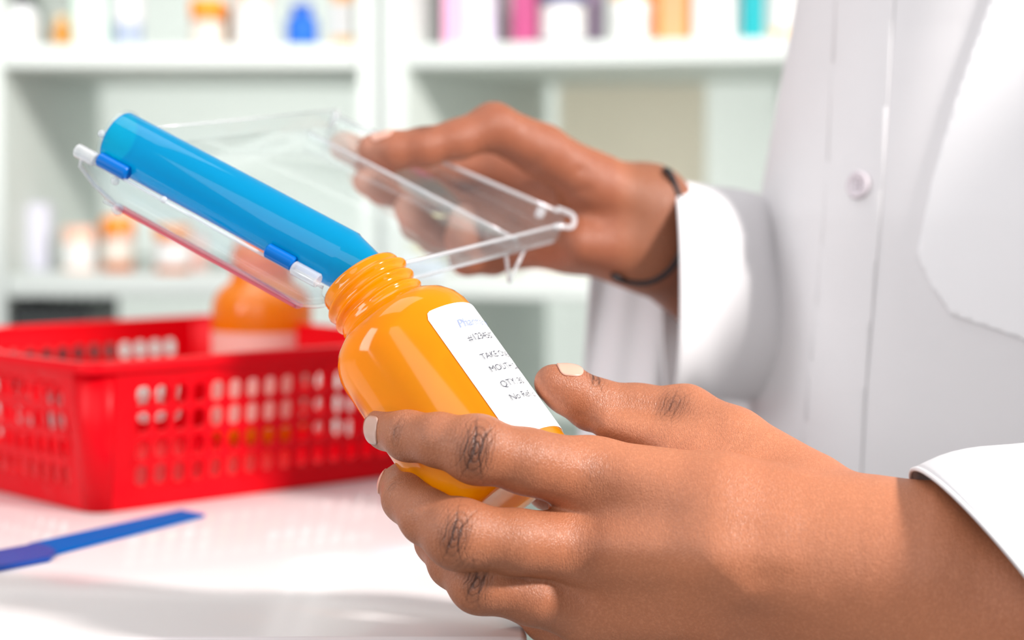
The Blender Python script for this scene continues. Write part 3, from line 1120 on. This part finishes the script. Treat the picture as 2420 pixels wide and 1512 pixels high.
def left_hand(p):
    f = chain(p, IDX, 3)
    f = smin(f, chain(p, MID, 3), 1.4)
    f = smin(f, chain(p, RNG, 3), 1.4)
    f = smin(f, chain(p, LIT, 3), 1.4)
    # knuckle bulges
    for c_, r_ in ((IDX[2][0], 11.9), (MID[2][0], 12.4), (RNG[2][0], 11.0)):
        f = smin(f, np.linalg.norm(p - c_, axis=1) - r_, 5)
    W1, W2, W3, W4 = q(2030, 1262, .748), q(2030, 1330, .738), q(2040, 1400, .740), q(2050, 1450, .752)
    m = chain(p, [(IDX[0][0], 14.5), (q(1700, 1185, .752), 17.5), (W1, 21)], 6)
    m = smin(m, chain(p, [(MID[0][0], 15), (q(1700, 1300, .744), 18.5), (W2, 22)], 6), 11)
    m = smin(m, chain(p, [(RNG[0][0], 14), (q(1720, 1420, .755), 17.5), (W3, 22)], 6), 11)
    m = smin(m, chain(p, [(LIT[0][0], 13), (q(1760, 1520, .765), 17.0), (W4, 20)], 6), 11)
    t = chain(p, THB, 4)
    # thenar mass and web
    m = smin(m, cone(p, q(1720, 1160, .785), q(1960, 1250, .765), 15, 20), 12)
    m = smin(m, t, 9)
    m = smin(m, cone(p, q(1600, 1075, .782), q(1760, 1130, .775), 8.5, 13), 10)
    m = smin(m, cone(p, q(1440, 1008, .788), q(1640, 1060, .782), 5.5, 10), 7)
    m = smin(m, cone(p, q(1350, 1195, .772), q(1420, 1220, .768), 8.5, 11), 6)
    m = smin(m, cone(p, q(1300, 1150, .816), q(1450, 1160, .806), 10, 13), 8)
    d = smin(m, f, 6)
    fa = chain(p, [(q(2035, 1335, .744), 25.5), (q(2200, 1352, .738), 31), (q(2420, 1425, .736), 34), (q(2800, 1480, .755), 37)], 10)
    fa = smin(fa, chain(p, [(q(2040, 1450, .748), 22), (q(2260, 1505, .738), 26), (q(2500, 1540, .738), 29)], 10), 14)
    d = smin(d, fa, 14)
    # tendon and vein relief on the back of the hand
    for a, b, r_, dep in ((q(1450, 1290, .745), q(1850, 1320, .722), 3.0, 1.0), (q(1450, 1425, .754), q(1850, 1400, .728), 3.0, .8), (q(1480, 1130, .748), q(1850, 1240, .728), 3.2, .8),
                          (q(1700, 1330, .726), q(1760, 1400, .727), 2.4, 1.2), (q(1760, 1400, .727), q(1920, 1420, .722), 2.4, 1.0)):
        x = cone(p, a, b, 0, 0)
        d = d - dep * np.exp(-(x / 7.0) ** 2)
    # nail bed flattening on the index tip
    return d


# ---- far hand (wearer's right)
FT = [(q(1400, 430, 1.022), 14), (q(1280, 356, 1.008), 12.8), (q(1166, 300, .995), 11.4), (q(1080, 330, .988), 9.3), (q(1000, 348, .984), 9.2), (q(930, 356, .984), 9.0), (q(880, 352, .986), 7.2)]
FI = [(q(1200, 400, 1.062), 12), (q(1060, 400, 1.062), 10), (q(960, 400, 1.060), 9.3), (q(880, 375, 1.045), 8.4), (q(812, 345, 1.030), 7.4)]
FM = [(q(1190, 460, 1.070), 12), (q(1060, 460, 1.075), 10), (q(970, 462, 1.072), 9.2), (q(905, 445, 1.056), 8.4), (q(866, 428, 1.042), 7.2)]
FR = [(q(1200, 520, 1.070), 12), (q(1100, 545, 1.072), 10), (q(1030, 560, 1.066), 9.2), (q(985, 530, 1.052), 8.4), (q(964, 492, 1.042), 7.4)]
FL_ = [(q(1240, 570, 1.056), 12), (q(1165, 603, 1.056), 10.2), (q(1105, 608, 1.050), 9.3), (q(1092, 562, 1.040), 8.4), (q(1096, 516, 1.033), 7.2)]


def right_hand(p):
    f = chain(p, FI, 3)
    f = smin(f, chain(p, FM, 3), 1.4)
    f = smin(f, chain(p, FR, 3), 1.4)
    f = smin(f, chain(p, FL_, 3), 1.4)
    w1, w2 = q(1520, 500, 1.040), q(1530, 585, 1.036)
    m = chain(p, [(FI[0][0], 14), (q(1350, 440, 1.050), 13), (w1, 19.5)], 6)
    m = smin(m, chain(p, [(FM[0][0], 14), (q(1350, 490, 1.052), 16), (w1, 19)], 6), 10)
    m = smin(m, chain(p, [(FR[0][0], 14), (q(1350, 540, 1.046), 16), (w2, 19)], 6), 10)
    m = smin(m, chain(p, [(FL_[0][0], 13.5), (q(1350, 570, 1.034), 15.5), (w2, 18.5)], 6), 10)
    m = smin(m, chain(p, FT, 4), 8)
    m = smin(m, cone(p, q(1400, 440, 1.022), q(1540, 480, 1.03), 14, 17), 10)      # thenar
    m = smin(m, cone(p, q(1370, 575, 1.018), q(1450, 580, 1.024), 11, 13), 10)     # hypothenar
    d = smin(m, f, 6)
    fa = smin(cone(p, q(1520, 495, 1.036), q(1760, 640, 1.10), 19.5, 27), cone(p, q(1520, 585, 1.036), q(1760, 730, 1.10), 18.5, 27), 14)
    d = smin(d, fa, 12)
    # creases of the palm
    for a, b, r_, dep in ((q(1160, 392, 1.025), q(1250, 330, .995), 2.2, 1.6), (q(1180, 420, 1.03), q(1400, 400, 1.0), 2.5, .7), (q(1210, 450, 1.03), q(1390, 450, 1.005), 2.5, .7),
                          (q(1250, 400, 1.0), q(1300, 350, .985), 2.5, .8)):
        x = cone(p, a, b, 0, 0)
        d = d + dep * np.exp(-(x / r_) ** 2)
    return d


# ---- hidden trunk and upper arms, only filling the coat
SHR, SHL = np.array([245., 1150., 1290.]), np.array([470., 920., 1290.])


def trunk(p):
    d = chain(p, [(np.array([365., 1080., 560.]), 105), (np.array([365., 1080., 1000.]), 100), (np.array([372., 1075., 1250.]), 108)], 60)
    d = smin(d, cone(p, SHR, SHL, 50, 50), 60)
    d = smin(d, cone(p, np.array([370., 1050., 1300.]), np.array([360., 1040., 1400.]), 55, 50), 30)
    d = smin(d, chain(p, [(SHR, 48), (q(1990, 800, 1.16), 40), (q(1730, 680, 1.09), 30)], 10), 20)
    d = smin(d, chain(p, [(SHL, 48), (q(2980, 1420, .79), 40), (q(2790, 1475, .755), 34)], 10), 20)
    return d


VL, FLq, NL = nets(left_hand, *(lambda a: (a.min(0) - 24, a.max(0) + 40))(np.array([x[0] for x in IDX + MID + RNG + LIT + THB] + [q(2700, 1420, .70), q(2500, 1700, .69)])), 0.95)
VR, FRq, NR = nets(right_hand, *(lambda a: (a.min(0) - 24, a.max(0) + 24))(np.array([x[0] for x in FI + FM + FR + FL_ + FT] + [q(1720, 700, 1.09)])), 1.1)
VT, FTq, NT = nets(trunk, (150, 700, 450), (700, 1350, 1460), 12)

# colour and wrinkle fields stored on the vertices: col.r = knuckle darkening, col.g = palm / fingertip tone
camv = mm(CAM)


def knuckle(V, Nn, c_, nxt, prv, su, sv, dors):
    axd = nxt - prv
    axd = axd / np.linalg.norm(axd)
    nn = dors - axd * (dors @ axd)
    nn /= np.linalg.norm(nn)
    lat = np.cross(axd, nn)
    r_ = V - c_
    u, v_ = r_ @ axd, r_ @ lat
    face = np.clip((Nn @ nn) * 1.6 + .1, 0, 1)
    m_ = np.exp(-(u / su) ** 2 - (v_ / sv) ** 2) * face * (np.abs(r_ @ nn) < 22)
    return u, v_, m_


def fields(V, Nn, knuckles, palmdir, palmk, tips):
    col = np.zeros((len(V), 3))
    kuv = np.zeros((len(V), 3))
    for c_, nx, pv, su, sv, dors, st, ds in knuckles:
        u, v_, m_ = knuckle(V, Nn, c_, nx, pv, su, sv, dors)
        col[:, 0] = np.maximum(col[:, 0], m_ * ds)
        b = m_ > 0.04
        b &= (m_ * st) > kuv[:, 2]
        kuv[b, 0] = u[b]
        kuv[b, 1] = v_[b]
        kuv[b, 2] = (m_ * st)[b]
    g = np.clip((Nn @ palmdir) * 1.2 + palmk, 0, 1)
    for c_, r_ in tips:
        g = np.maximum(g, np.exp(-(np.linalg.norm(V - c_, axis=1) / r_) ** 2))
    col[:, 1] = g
    return col, kuv


dorsL = camv - q(1500, 1250, .74)
dorsL /= np.linalg.norm(dorsL)
up_ = np.array([0, 0, 1.])
kn = [
    (IDX[2][0] + dorsL * 8, IDX[1][0], IDX[3][0], 7.5, 11, dorsL, 1.0, 1.0),
    (MID[2][0] + dorsL * 8, MID[1][0], MID[3][0], 7, 10, dorsL, .9, 0.85),
    (RNG[2][0] + dorsL * 8, RNG[1][0], RNG[3][0], 6, 8, dorsL, .8, 0.9),
    (IDX[4][0] + dorsL * 4 + (IDX[3][0] - IDX[4][0]) * .1, IDX[3][0], IDX[5][0], 3.6, 8, dorsL, .35, 0.62),
    (MID[4][0] + dorsL * 4, MID[3][0], MID[5][0], 4, 7, dorsL, .3, .5),
    (IDX[0][0] + dorsL * 12, WR, IDX[2][0], 8, 10, dorsL, .18, .40),
    (MID[0][0] + dorsL * 12, WR, MID[2][0], 9, 10, dorsL, .15, .34),
    (THB[4][0] + up_ * 8 + dorsL * 3, THB[3][0], THB[5][0], 5, 7, up_ + dorsL * .5, .8, .75),
    (THB[2][0] + up_ * 2 + dorsL * 9 - np.array([5, 0, 0]), THB[1][0], THB[3][0], 9, 9, up_ * .6 + dorsL, .5, .62)]
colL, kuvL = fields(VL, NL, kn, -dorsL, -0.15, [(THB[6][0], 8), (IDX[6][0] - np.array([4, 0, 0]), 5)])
# fingers are a little darker than the back of the hand
fing = np.full(len(VL), 1e3)
for ch_f in (IDX, MID, RNG, LIT, THB[2:]):
    fing = np.minimum(fing, chain(VL, ch_f[1:], 3))
colL[:, 0] = np.maximum(colL[:, 0], .34 * np.clip(1 - fing / 12, 0, 1))
dorsR = -(camv - q(1300, 450, 1.02))
dorsR /= np.linalg.norm(dorsR)
knr = [(FT[4][0] + up_ * 9, FT[3][0], FT[5][0], 6, 8, up_, .7, 1.0), (FT[2][0] + up_ * 9, FT[1][0], FT[3][0], 8, 8, up_, .2, .3)]
colR, kuvR = fields(VR, NR, knr, -dorsR, 0.10, [(x[-1][0] + np.array([-1, -5, 2]), 10) for x in (FI, FM, FR, FL_, FT)])
tipm = np.zeros(len(VR))
for x in (FI, FM, FR, FL_):
    tipm = np.maximum(tipm, np.exp(-(np.linalg.norm(VR - (x[-1][0] + np.array([0, -4, 1])), axis=1) / 9.5) ** 2))
tipm = np.maximum(tipm, .6 * np.exp(-(np.linalg.norm(VR - FT[-1][0], axis=1) / 9) ** 2))
colR[:, 2] = tipm
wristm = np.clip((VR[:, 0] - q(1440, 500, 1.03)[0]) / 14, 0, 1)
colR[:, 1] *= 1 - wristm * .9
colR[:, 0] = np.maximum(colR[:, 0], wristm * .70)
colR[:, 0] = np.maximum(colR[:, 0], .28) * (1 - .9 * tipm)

V = np.concatenate([VL, VR, VT]) / MMK
Fa = np.concatenate([FLq, FRq + len(VL), FTq + len(VL) + len(VR)])
col = np.concatenate([colL, colR, np.zeros((len(VT), 3))])
kuv = np.concatenate([kuvL, kuvR, np.zeros((len(VT), 3))])
me = bpy.data.meshes.new('body')
me.vertices.add(len(V))
me.vertices.foreach_set('co', V.astype(np.float32).ravel())
me.loops.add(Fa.size)
me.loops.foreach_set('vertex_index', Fa.astype(np.int32).ravel())
me.polygons.add(len(Fa))
me.polygons.foreach_set('loop_start', np.arange(0, Fa.size, 4, dtype=np.int32))
me.update(calc_edges=True)
me.validate()
at_ = me.attributes.new('tone', 'FLOAT_VECTOR', 'POINT')
at_.data.foreach_set('vector', col.astype(np.float32).ravel())
at_ = me.attributes.new('kuv', 'FLOAT_VECTOR', 'POINT')
at_.data.foreach_set('vector', kuv.astype(np.float32).ravel())

# skin material
m = bpy.data.materials.new('skin')
M_skin = m
m.use_nodes = True
nt = m.node_tree
b = nt.nodes['Principled BSDF']
N = nt.nodes.new
Lk = nt.links.new


def math_(op, a, bb=None, clamp=False):
    n = N('ShaderNodeMath')
    n.operation = op
    n.use_clamp = clamp
    for i, v in enumerate((a, bb)):
        if v is None:
            continue
        if isinstance(v, (int, float)):
            n.inputs[i].default_value = v
        else:
            Lk(v, n.inputs[i])
    return n.outputs[0]


def mixc(f, a, bb):
    n = N('ShaderNodeMix')
    n.data_type = 'RGBA'
    if isinstance(f, (int, float)):
        n.inputs['Factor'].default_value = f
    else:
        Lk(f, n.inputs['Factor'])
    for k_, v in (('A', a), ('B', bb)):
        if isinstance(v, tuple):
            n.inputs[k_].default_value = lin(v) + (1,)
        else:
            Lk(v, n.inputs[k_])
    return n.outputs['Result']


def noise(sc_, det=2, vec=None, dist=0):
    n = N('ShaderNodeTexNoise')
    n.inputs['Scale'].default_value = sc_
    n.inputs['Detail'].default_value = det
    n.inputs['Distortion'].default_value = dist
    Lk(vec or tc.outputs['Object'], n.inputs['Vector'])
    return n.outputs['Fac']


tc = N('ShaderNodeTexCoord')
a1 = N('ShaderNodeAttribute')
a1.attribute_name = 'tone'
a2 = N('ShaderNodeAttribute')
a2.attribute_name = 'kuv'
s1 = N('ShaderNodeSeparateXYZ')
Lk(a1.outputs['Vector'], s1.inputs[0])
s2 = N('ShaderNodeSeparateXYZ')
Lk(a2.outputs['Vector'], s2.inputs[0])
u, v_, km = s2.outputs[0], s2.outputs[1], s2.outputs[2]
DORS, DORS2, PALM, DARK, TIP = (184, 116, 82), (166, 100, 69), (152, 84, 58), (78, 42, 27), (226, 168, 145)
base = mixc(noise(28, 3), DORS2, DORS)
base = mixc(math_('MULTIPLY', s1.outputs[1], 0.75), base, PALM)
base = mixc(s1.outputs[2], base, TIP)
# pore speckle
vor = N('ShaderNodeTexVoronoi')
vor.inputs['Scale'].default_value = 900
Lk(tc.outputs['Object'], vor.inputs['Vector'])
pore = math_('MULTIPLY', math_('LESS_THAN', vor.outputs['Distance'], 0.20), math_('GREATER_THAN', noise(260, 1), 0.60))
base = mixc(math_('MULTIPLY', pore, .18), base, DARK)
fine = noise(900, 3)
fm_ = N('ShaderNodeMapRange')
fm_.inputs['From Min'].default_value = 0.38
fm_.inputs['From Max'].default_value = 0.64
fm_.inputs['To Min'].default_value = 0.10
fm_.inputs['To Max'].default_value = 0.0
Lk(fine, fm_.inputs['Value'])
base = mixc(fm_.outputs[0], base, DARK)
base = mixc(math_('MULTIPLY', math_('GREATER_THAN', fine, .58), .05), base, (236, 176, 142))
# wrinkle height from knuckle coordinates (mm)
wn = math_('MULTIPLY', math_('SUBTRACT', noise(240, 3), 0.5), 2.3)
uu = math_('ADD', u, wn)
rr = math_('SQRT', math_('ADD', math_('MULTIPLY', uu, uu), math_('MULTIPLY', math_('MULTIPLY', v_, v_), 0.22)))
rings_ = math_('SINE', math_('MULTIPLY', rr, 4.6))
rings_ = math_('POWER', math_('ABSOLUTE', math_('MULTIPLY', math_('SUBTRACT', rings_, 1.0), 0.5)), 3.0)      # narrow grooves


def groove(u0, wd, bend):
    x = math_('SUBTRACT', math_('ADD', uu, math_('MULTIPLY', math_('MULTIPLY', v_, v_), bend)), u0)
    return math_('POWER', 2.718, math_('MULTIPLY', math_('MULTIPLY', x, x), -1.0 / (wd * wd)))


deep = math_('MAXIMUM', groove(-1.0, .50, .012), groove(1.7, .42, -.03))
deep = math_('MAXIMUM', deep, math_('MULTIPLY', groove(4.2, .28, -.035), .6))
deep = math_('MAXIMUM', deep, math_('MULTIPLY', groove(-3.6, .28, .035), .6))
deepm = math_('MULTIPLY', deep, math_('POWER', km, 1.3))
ringm = math_('MULTIPLY', rings_, km)
dk = math_('ADD', math_('MULTIPLY', s1.outputs[0], .70), math_('ADD', math_('MULTIPLY', deepm, .62), math_('MULTIPLY', ringm, .34)), True)
base = mixc(dk, base, DARK)
Lk(base, b.inputs['Base Color'])
b.inputs['Roughness'].default_value = 0.46
b.inputs['Specular IOR Level'].default_value = 0.42
b.inputs['Subsurface Weight'].default_value = 0.12
b.inputs['Subsurface Radius'].default_value = (1, .4, .25)
b.inputs['Subsurface Scale'].default_value = 0.003
v2 = N('ShaderNodeTexVoronoi')
v2.feature = 'DISTANCE_TO_EDGE'
v2.inputs['Scale'].default_value = 1300
mp = N('ShaderNodeMapping')
mp.inputs['Scale'].default_value = (1.0, 1.0, 0.55)
mp.inputs['Rotation'].default_value = (0, R(24), 0)
Lk(tc.outputs['Object'], mp.inputs['Vector'])
Lk(mp.outputs[0], v2.inputs['Vector'])
micro = math_('MULTIPLY', math_('MINIMUM', v2.outputs['Distance'], .25), 1.1)
mp2 = N('ShaderNodeMapping')
mp2.inputs['Scale'].default_value = (1.0, 0.4, 0.22)
mp2.inputs['Rotation'].default_value = (0, R(-12), 0)
Lk(tc.outputs['Object'], mp2.inputs['Vector'])
micro = math_('ADD', micro, math_('MULTIPLY', noise(1700, 2, mp2.outputs[0]), .55))
hgt_ = math_('ADD', micro, math_('MULTIPLY', noise(420, 3), .22))
hgt_ = math_('SUBTRACT', hgt_, math_('MULTIPLY', ringm, 1.0))
hgt_ = math_('SUBTRACT', hgt_, math_('MULTIPLY', deepm, 2.0))
bp = N('ShaderNodeBump')
bp.inputs['Strength'].default_value = 0.60
bp.inputs['Distance'].default_value = 0.0005
Lk(hgt_, bp.inputs['Height'])
Lk(bp.outputs['Normal'], b.inputs['Normal'])

per = tag(empty('person', (0.33, 1.05, 0.0)), 'person in a white buttoned coat holding the amber bottle and the clear counting tray', 'person')
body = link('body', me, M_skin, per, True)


# ---- fingernails: thin curved plates laid on the fingertips
bvh = BVHTree.FromPolygons([tuple(v) for v in V], [tuple(f) for f in Fa.tolist()])


def nail(c_, along, out, w, l, m, lift=0.0002):
    """plate centred over c_, growing along `along`, facing `out`; laid on the skin by casting from outside"""
    c_, along, out = Vector(c_), Vector(along).normalized(), Vector(out)
    out = (out - along * out.dot(along)).normalized()
    lat = along.cross(out)
    bm = bmesh.new()
    n = 12
    grid = []
    for i in range(n + 1):
        row = []
        for j in range(n + 1):
            a, b_ = -1 + 2 * i / n, -1 + 2 * j / n
            # rounded outline
            ww = w / 2 * (1 - .25 * max(0, -a) ** 3 - .30 * max(0, a) ** 4)
            e = l / 2 * (a - (.16 * b_ * b_ if a > 0 else -.22 * b_ * b_) * abs(a))
            x = c_ + along * e + lat * (ww * b_)
            hit = bvh.ray_cast(x + out * .015, -out, .03)
            cv = -b_ * b_ * w * .14 + .0006 * a * 0
            base_ = hit[0] if hit[0] else x
            pl = x + out * ((hits0 - c_).dot(out) + cv) if False else None
            row.append((x, base_, cv))
        grid.append(row)
    ctr_hit = bvh.ray_cast(c_ + out * .015, -out, .03)[0] or c_
    h0 = (ctr_hit - c_).dot(out)
    vs = []
    for row in grid:
        r2 = []
        for x, base_, cv in row:
            hs = (base_ - x).dot(out)
            hh = hs if hit[0] and abs(hs - h0) < .0038 else h0 - .0034
            r2.append(bm.verts.new(x + out * (hh + lift)))
        vs.append(r2)
    for i in range(n):
        for j in range(n):
            bm.faces.new((vs[i][j], vs[i + 1][j], vs[i + 1][j + 1], vs[i][j + 1]))
    o = bmobj('fingernail', bm, m, body, True)
    solid(o, .0006, 0)
    return o


def V3(a):
    return Vector(a / MMK)


nail(P(893, 1014, .772), V3(IDX[6][0] - IDX[4][0]), Vector((-.75, -.60, -.15)), .0105, .0110, M_nail)
nail(P(1334, 888, .790), V3(THB[6][0] - THB[4][0]), Vector((.30, -.35, .90)), .0100, .0100, M_nail_b)
nail(P(935, 1140, .792), V3(MID[6][0] - MID[4][0]), Vector((-1, -.05, .1)), .0095, .0100, M_nail_b)
nail(P(906, 336, .984), V3(FT[6][0] - FT[4][0]), Vector((.12, -.50, .85)), .0105, .0115, M_nail_b)

# ---- wrist band on the far wrist
bvh2 = bvh
pts = []
for px, py, d in ((1572, 402, 1.05), (1596, 440, 1.0), (1612, 500, 1.0), (1614, 560, 1.0), (1600, 612, 1.0), (1568, 650, 1.0), (1525, 668, 1.0), (1480, 664, 1.0), (1450, 650, 1.03)):
    v = (P(px, py, 1.0) - CAM)
    hit = bvh.ray_cast(CAM + v * .9, v.normalized(), .3)
    p_ = hit[0] - v.normalized() * .0004 if hit[0] else P(px, py, d)
    pts.append(p_)
pts += [P(1455, 610, 1.072), P(1490, 530, 1.078), P(1530, 450, 1.076)]
bm = bmesh.new()
tube_along(bm, catmull(pts, 8, True), .0016, 10, True)
bmobj('wristband', bm, M_black, per, True)

# ------------------------------------------------------------------ the coat
coat = empty('lab_coat', (0.33, 1.05, T))
coat.parent = per
coat.matrix_parent_inverse = wmat(per).inverted()
ZB, ZT = T - 0.60, T + 0.44
nth, nz = 440, 300


def sil(z):
    """x of the coat's outline at height z above the counter"""
    t = np.interp(z, [-.6, -.16, -.05, .03, .16, .27, .40, .44], [.118, .122, .1262, .1285, .133, .152, .185, .20])
    return t


def coat_pt(th, z):
    # th = 0 at the outline (-x), increases toward the camera (-y)
    zz = z - T
    sx = sil(zz)
    rx, ry = 0.205 - max(0, zz - .25) * .3, 0.145
    cx, cy = sx + rx, 1.085
    ca, sa = math.cos(th), math.sin(th)
    e = 2.25
    k = (abs(ca) ** e + abs(sa) ** e) ** (-1 / e)
    x = cx - rx * ca * k
    y = cy - ry * sa * k
    f = 0.0030 * math.sin(th * 7 + 2.0 + zz * 3) * math.exp(-((th - .55) / .5) ** 2)
    f += 0.0035 * math.sin(th * 11 + zz * 6 + 1) * math.exp(-((zz + .10) / .16) ** 2) * math.exp(-((th - .8) / .5) ** 2)
    f += 0.0012 * math.sin(zz * 14 + th * 5) * math.exp(-((th - 1.3) / .5) ** 2)
    n = Vector((-ca, -sa, 0))
    return Vector((x, y, z)) + n * f


Vc, Fc = [], []
for j in range(nz + 1):
    z = ZB + (ZT - ZB) * j / nz
    for i in range(nth):
        Vc.append(coat_pt(2 * math.pi * i / nth, z))
for j in range(nz):
    for i in range(nth):
        i2 = (i + 1) % nth
        Fc.append((j * nth + i, (j + 1) * nth + i, (j + 1) * nth + i2, j * nth + i2))
o = pymesh('coat_body', Vc, Fc, M_cloth, coat, True)
solid(o, .0012, 0)
bvc = BVHTree.FromPolygons(Vc, Fc)


def cast(px, py, off=0.0):
    v = (P(px, py, 1) - CAM).normalized()
    h = bvc.ray_cast(CAM, v)
    if not h[0]:
        return P(px, py, .97), -v
    n = h[1] if h[1].dot(v) < 0 else -h[1]
    return h[0] + n * off, n


def draped(name, poly, th, m, parent, step=28, off=.0012):
    """cloth cut to a polygon given in photo pixels and laid on the coat"""
    bm = bmesh.new()
    bm.faces.new([bm.verts.new((x, y, 0)) for x, y in poly])
    xs, ys = [p[0] for p in poly], [p[1] for p in poly]
    for axn, lo_, hi_ in ((0, min(xs), max(xs)), (1, min(ys), max(ys))):
        k = lo_ + step
        while k < hi_:
            co = (k, 0, 0) if axn == 0 else (0, k, 0)
            no = (1, 0, 0) if axn == 0 else (0, 1, 0)
            bmesh.ops.bisect_plane(bm, geom=list(bm.verts) + list(bm.edges) + list(bm.faces), plane_co=co, plane_no=no)
            k += step
    for v in bm.verts:
        v.co = cast(v.co.x, v.co.y, off)[0]
    o = bmobj(name, bm, m, parent, True)
    # make the normals face the camera so the thickness grows outward
    solid(o, th, 0)
    return o


draped('placket', [(1988, -170), (2128, -170), (2085, 500), (2050, 900), (2030, 1260), (1880, 1260), (1915, 900), (1952, 500)], .0006, M_cloth, coat, 13, .0011)
pk = draped('pocket', [(2400, -190), (2342, 0), (2262, 230), (2205, 430), (2170, 600), (2200, 668), (2250, 742), (2420, 800), (2560, 846), (2760, 700), (2800, 200), (2800, -190)], .0016, M_pocket, coat, 13, .0017)


def seam(poly, r, off, name='stitched_seam', parent=None):
    bm = bmesh.new()
    pts = []
    for (x0, y0), (x1, y1) in zip(poly, poly[1:]):
        n = max(2, int(math.hypot(x1 - x0, y1 - y0) / 18))
        for k in range(n):
            pts.append(cast(x0 + (x1 - x0) * k / n, y0 + (y1 - y0) * k / n, off)[0])
    tube_along(bm, pts, r, 6)
    return bmobj(name, bm, M_cloth, parent or coat, True)


# button
bp_, bn = cast(2036, 438, .0026)
Mb_ = Matrix.Translation(bp_) @ bn.to_track_quat('Z', 'Y').to_matrix().to_4x4()
bm = bmesh.new()
lathe(bm, [(0, .0002), (.0030, .0002), (.0040, .0008), (.0050, .0016), (.0064, .0014), (.0069, .0004), (.0064, -.0008), (0, -.0010)], 40, Mb_)
bt = bmobj('button', bm, M_button, coat, True)
bm = bmesh.new()
for sx in (-1, 1):
    for sy in (-1, 1):
        lathe(bm, [(0, .0003), (.0007, .0003), (.0006, .0006), (0, .0006)], 10, Mb_ @ Matrix.Translation((sx * .0013, sy * .0013, 0)))
bmobj('button_hole_shade', bm, M_hole, bt, True)  # raised grey dots paint the shade inside the four button holes


def pxrings(name, rings, m, parent, nphi=64, sub=6, fold=0.0, th=.0014, seed=0):
    """a sleeve: rings of (centre px, py, depth), half axis in the picture (ax, ay), half axis toward the viewer (bx, by, bdepth)"""
    keys = []
    for (cx, cy, cdp), (ax_, ay_), (bx_, by_, bd_) in rings[0]:
        keys.append((P(cx, cy, cdp), P(cx + ax_, cy + ay_, cdp) - P(cx, cy, cdp), P(cx + bx_, cy + by_, cdp + bd_) - P(cx, cy, cdp)))
    for c_, dir_, out_, r1_, r2_ in rings[1]:        # centre, travel direction, outward side, radii in metres
        dir_ = Vector(dir_).normalized()
        out_ = Vector(out_)
        out_ = (out_ - dir_ * out_.dot(dir_)).normalized()
        side_ = dir_.cross(out_)
        if side_.y > 0:
            side_ = -side_
        keys.append((Vector(c_), out_ * r1_, side_ * r2_))
    Cn = catmull([k[0] for k in keys], sub)
    A = catmull([k[1] for k in keys], sub)
    B = catmull([k[2] for k in keys], sub)
    Vs, Fs = [], []
    L = len(Cn)
    for j in range(L):
        for i in range(nphi):
            ph = 2 * math.pi * i / nphi
            f = 1 + fold * min(1, j / (sub * .6)) * (math.sin(3 * ph + j * .55 + seed) * .6 + math.sin(5 * ph - j * .35 + seed * 2) * .4)
            Vs.append(Cn[j] + (A[j] * math.cos(ph) + B[j] * math.sin(ph)) * f)
    for j in range(L - 1):
        for i in range(nphi):
            i2 = (i + 1) % nphi
            Fs.append((j * nphi + i, j * nphi + i2, (j + 1) * nphi + i2, (j + 1) * nphi + i))
    o = pymesh(name, Vs, Fs, m, parent, True)
    solid(o, th, 0)
    return o, Vs[:nphi]


EL, ER = V3(q(2980, 1420, .79)), V3(q(1990, 800, 1.16))
UL_, UR_ = V3(SHL) - EL, V3(SHR) - ER
sl, ring0 = pxrings('sleeve', ([((2380, 1400, .740), (-220, -292), (80, 5, -.052)), ((2480, 1335, .743), (-165, -280), (40, 0, -.055)), ((2640, 1420, .752), (-100, -380), (10, 0, -.060)),
                               ], [(EL + Vector((-.01, 0, .005)), Vector((.9, .1, 0)) + UL_.normalized(), (-.7, 0, .9), .066, .060), (EL + UL_ * .30, UL_, (-1, 0, .3), .060, .060), (EL + UL_ * .65, UL_, (-1, 0, .3), .064, .064), (EL + UL_ * 1.02, UL_, (-1, 0, .3), .068, .068)]), M_cloth, coat, fold=.035)
bm = bmesh.new()
tube_along(bm, ring0, .0009, 8, True)
bmobj('cuff_hem', bm, M_cloth, sl, True)
sr, ring1 = pxrings('sleeve', ([((1588, 690, 1.045), (2, -264), (24, 0, -.050)), ((1670, 690, 1.058), (6, -250), (0, 0, -.052)), ((1800, 720, 1.09), (30, -230), (0, 0, -.054)),
                               ], [(ER, Vector((.9, .1, 0)) + UR_.normalized(), (-.7, 0, .9), .060, .056), (ER + UR_ * .35, UR_, (-1, 0, .2), .056, .056), (ER + UR_ * .7, UR_, (-1, 0, .2), .058, .058), (ER + UR_ * 1.0, UR_, (-1, 0, .2), .062, .062)]), M_cloth, coat, fold=.03, seed=2)
bm = bmesh.new()
tube_along(bm, ring1, .0012, 8, True)
bmobj('cuff_hem', bm, M_cloth, sr, True)

# open front flap of the coat hanging behind the wrist
Vf, Ff = [], []
nu, nv = 70, 50
for j in range(nv + 1):
    for i in range(nu + 1):
        a, b_ = i / nu, j / nv
        py = 560 + 720 * b_
        x0 = 1402 - 52 * b_
        px = x0 + (1960 - x0) * a
        d = 1.150 - .03 * a + .010 * math.sin(a * 15 + b_ * 1.6) * (1 - .6 * a) + .004 * math.sin(a * 31 + b_ * 3)
        Vf.append(P(px, py, d))
for j in range(nv):
    for i in range(nu):
        k = j * (nu + 1) + i
        Ff.append((k, k + 1, k + nu + 2, k + nu + 1))
o = pymesh('coat_flap', Vf, Ff, M_cloth, coat, True)
solid(o, .0014, 0)
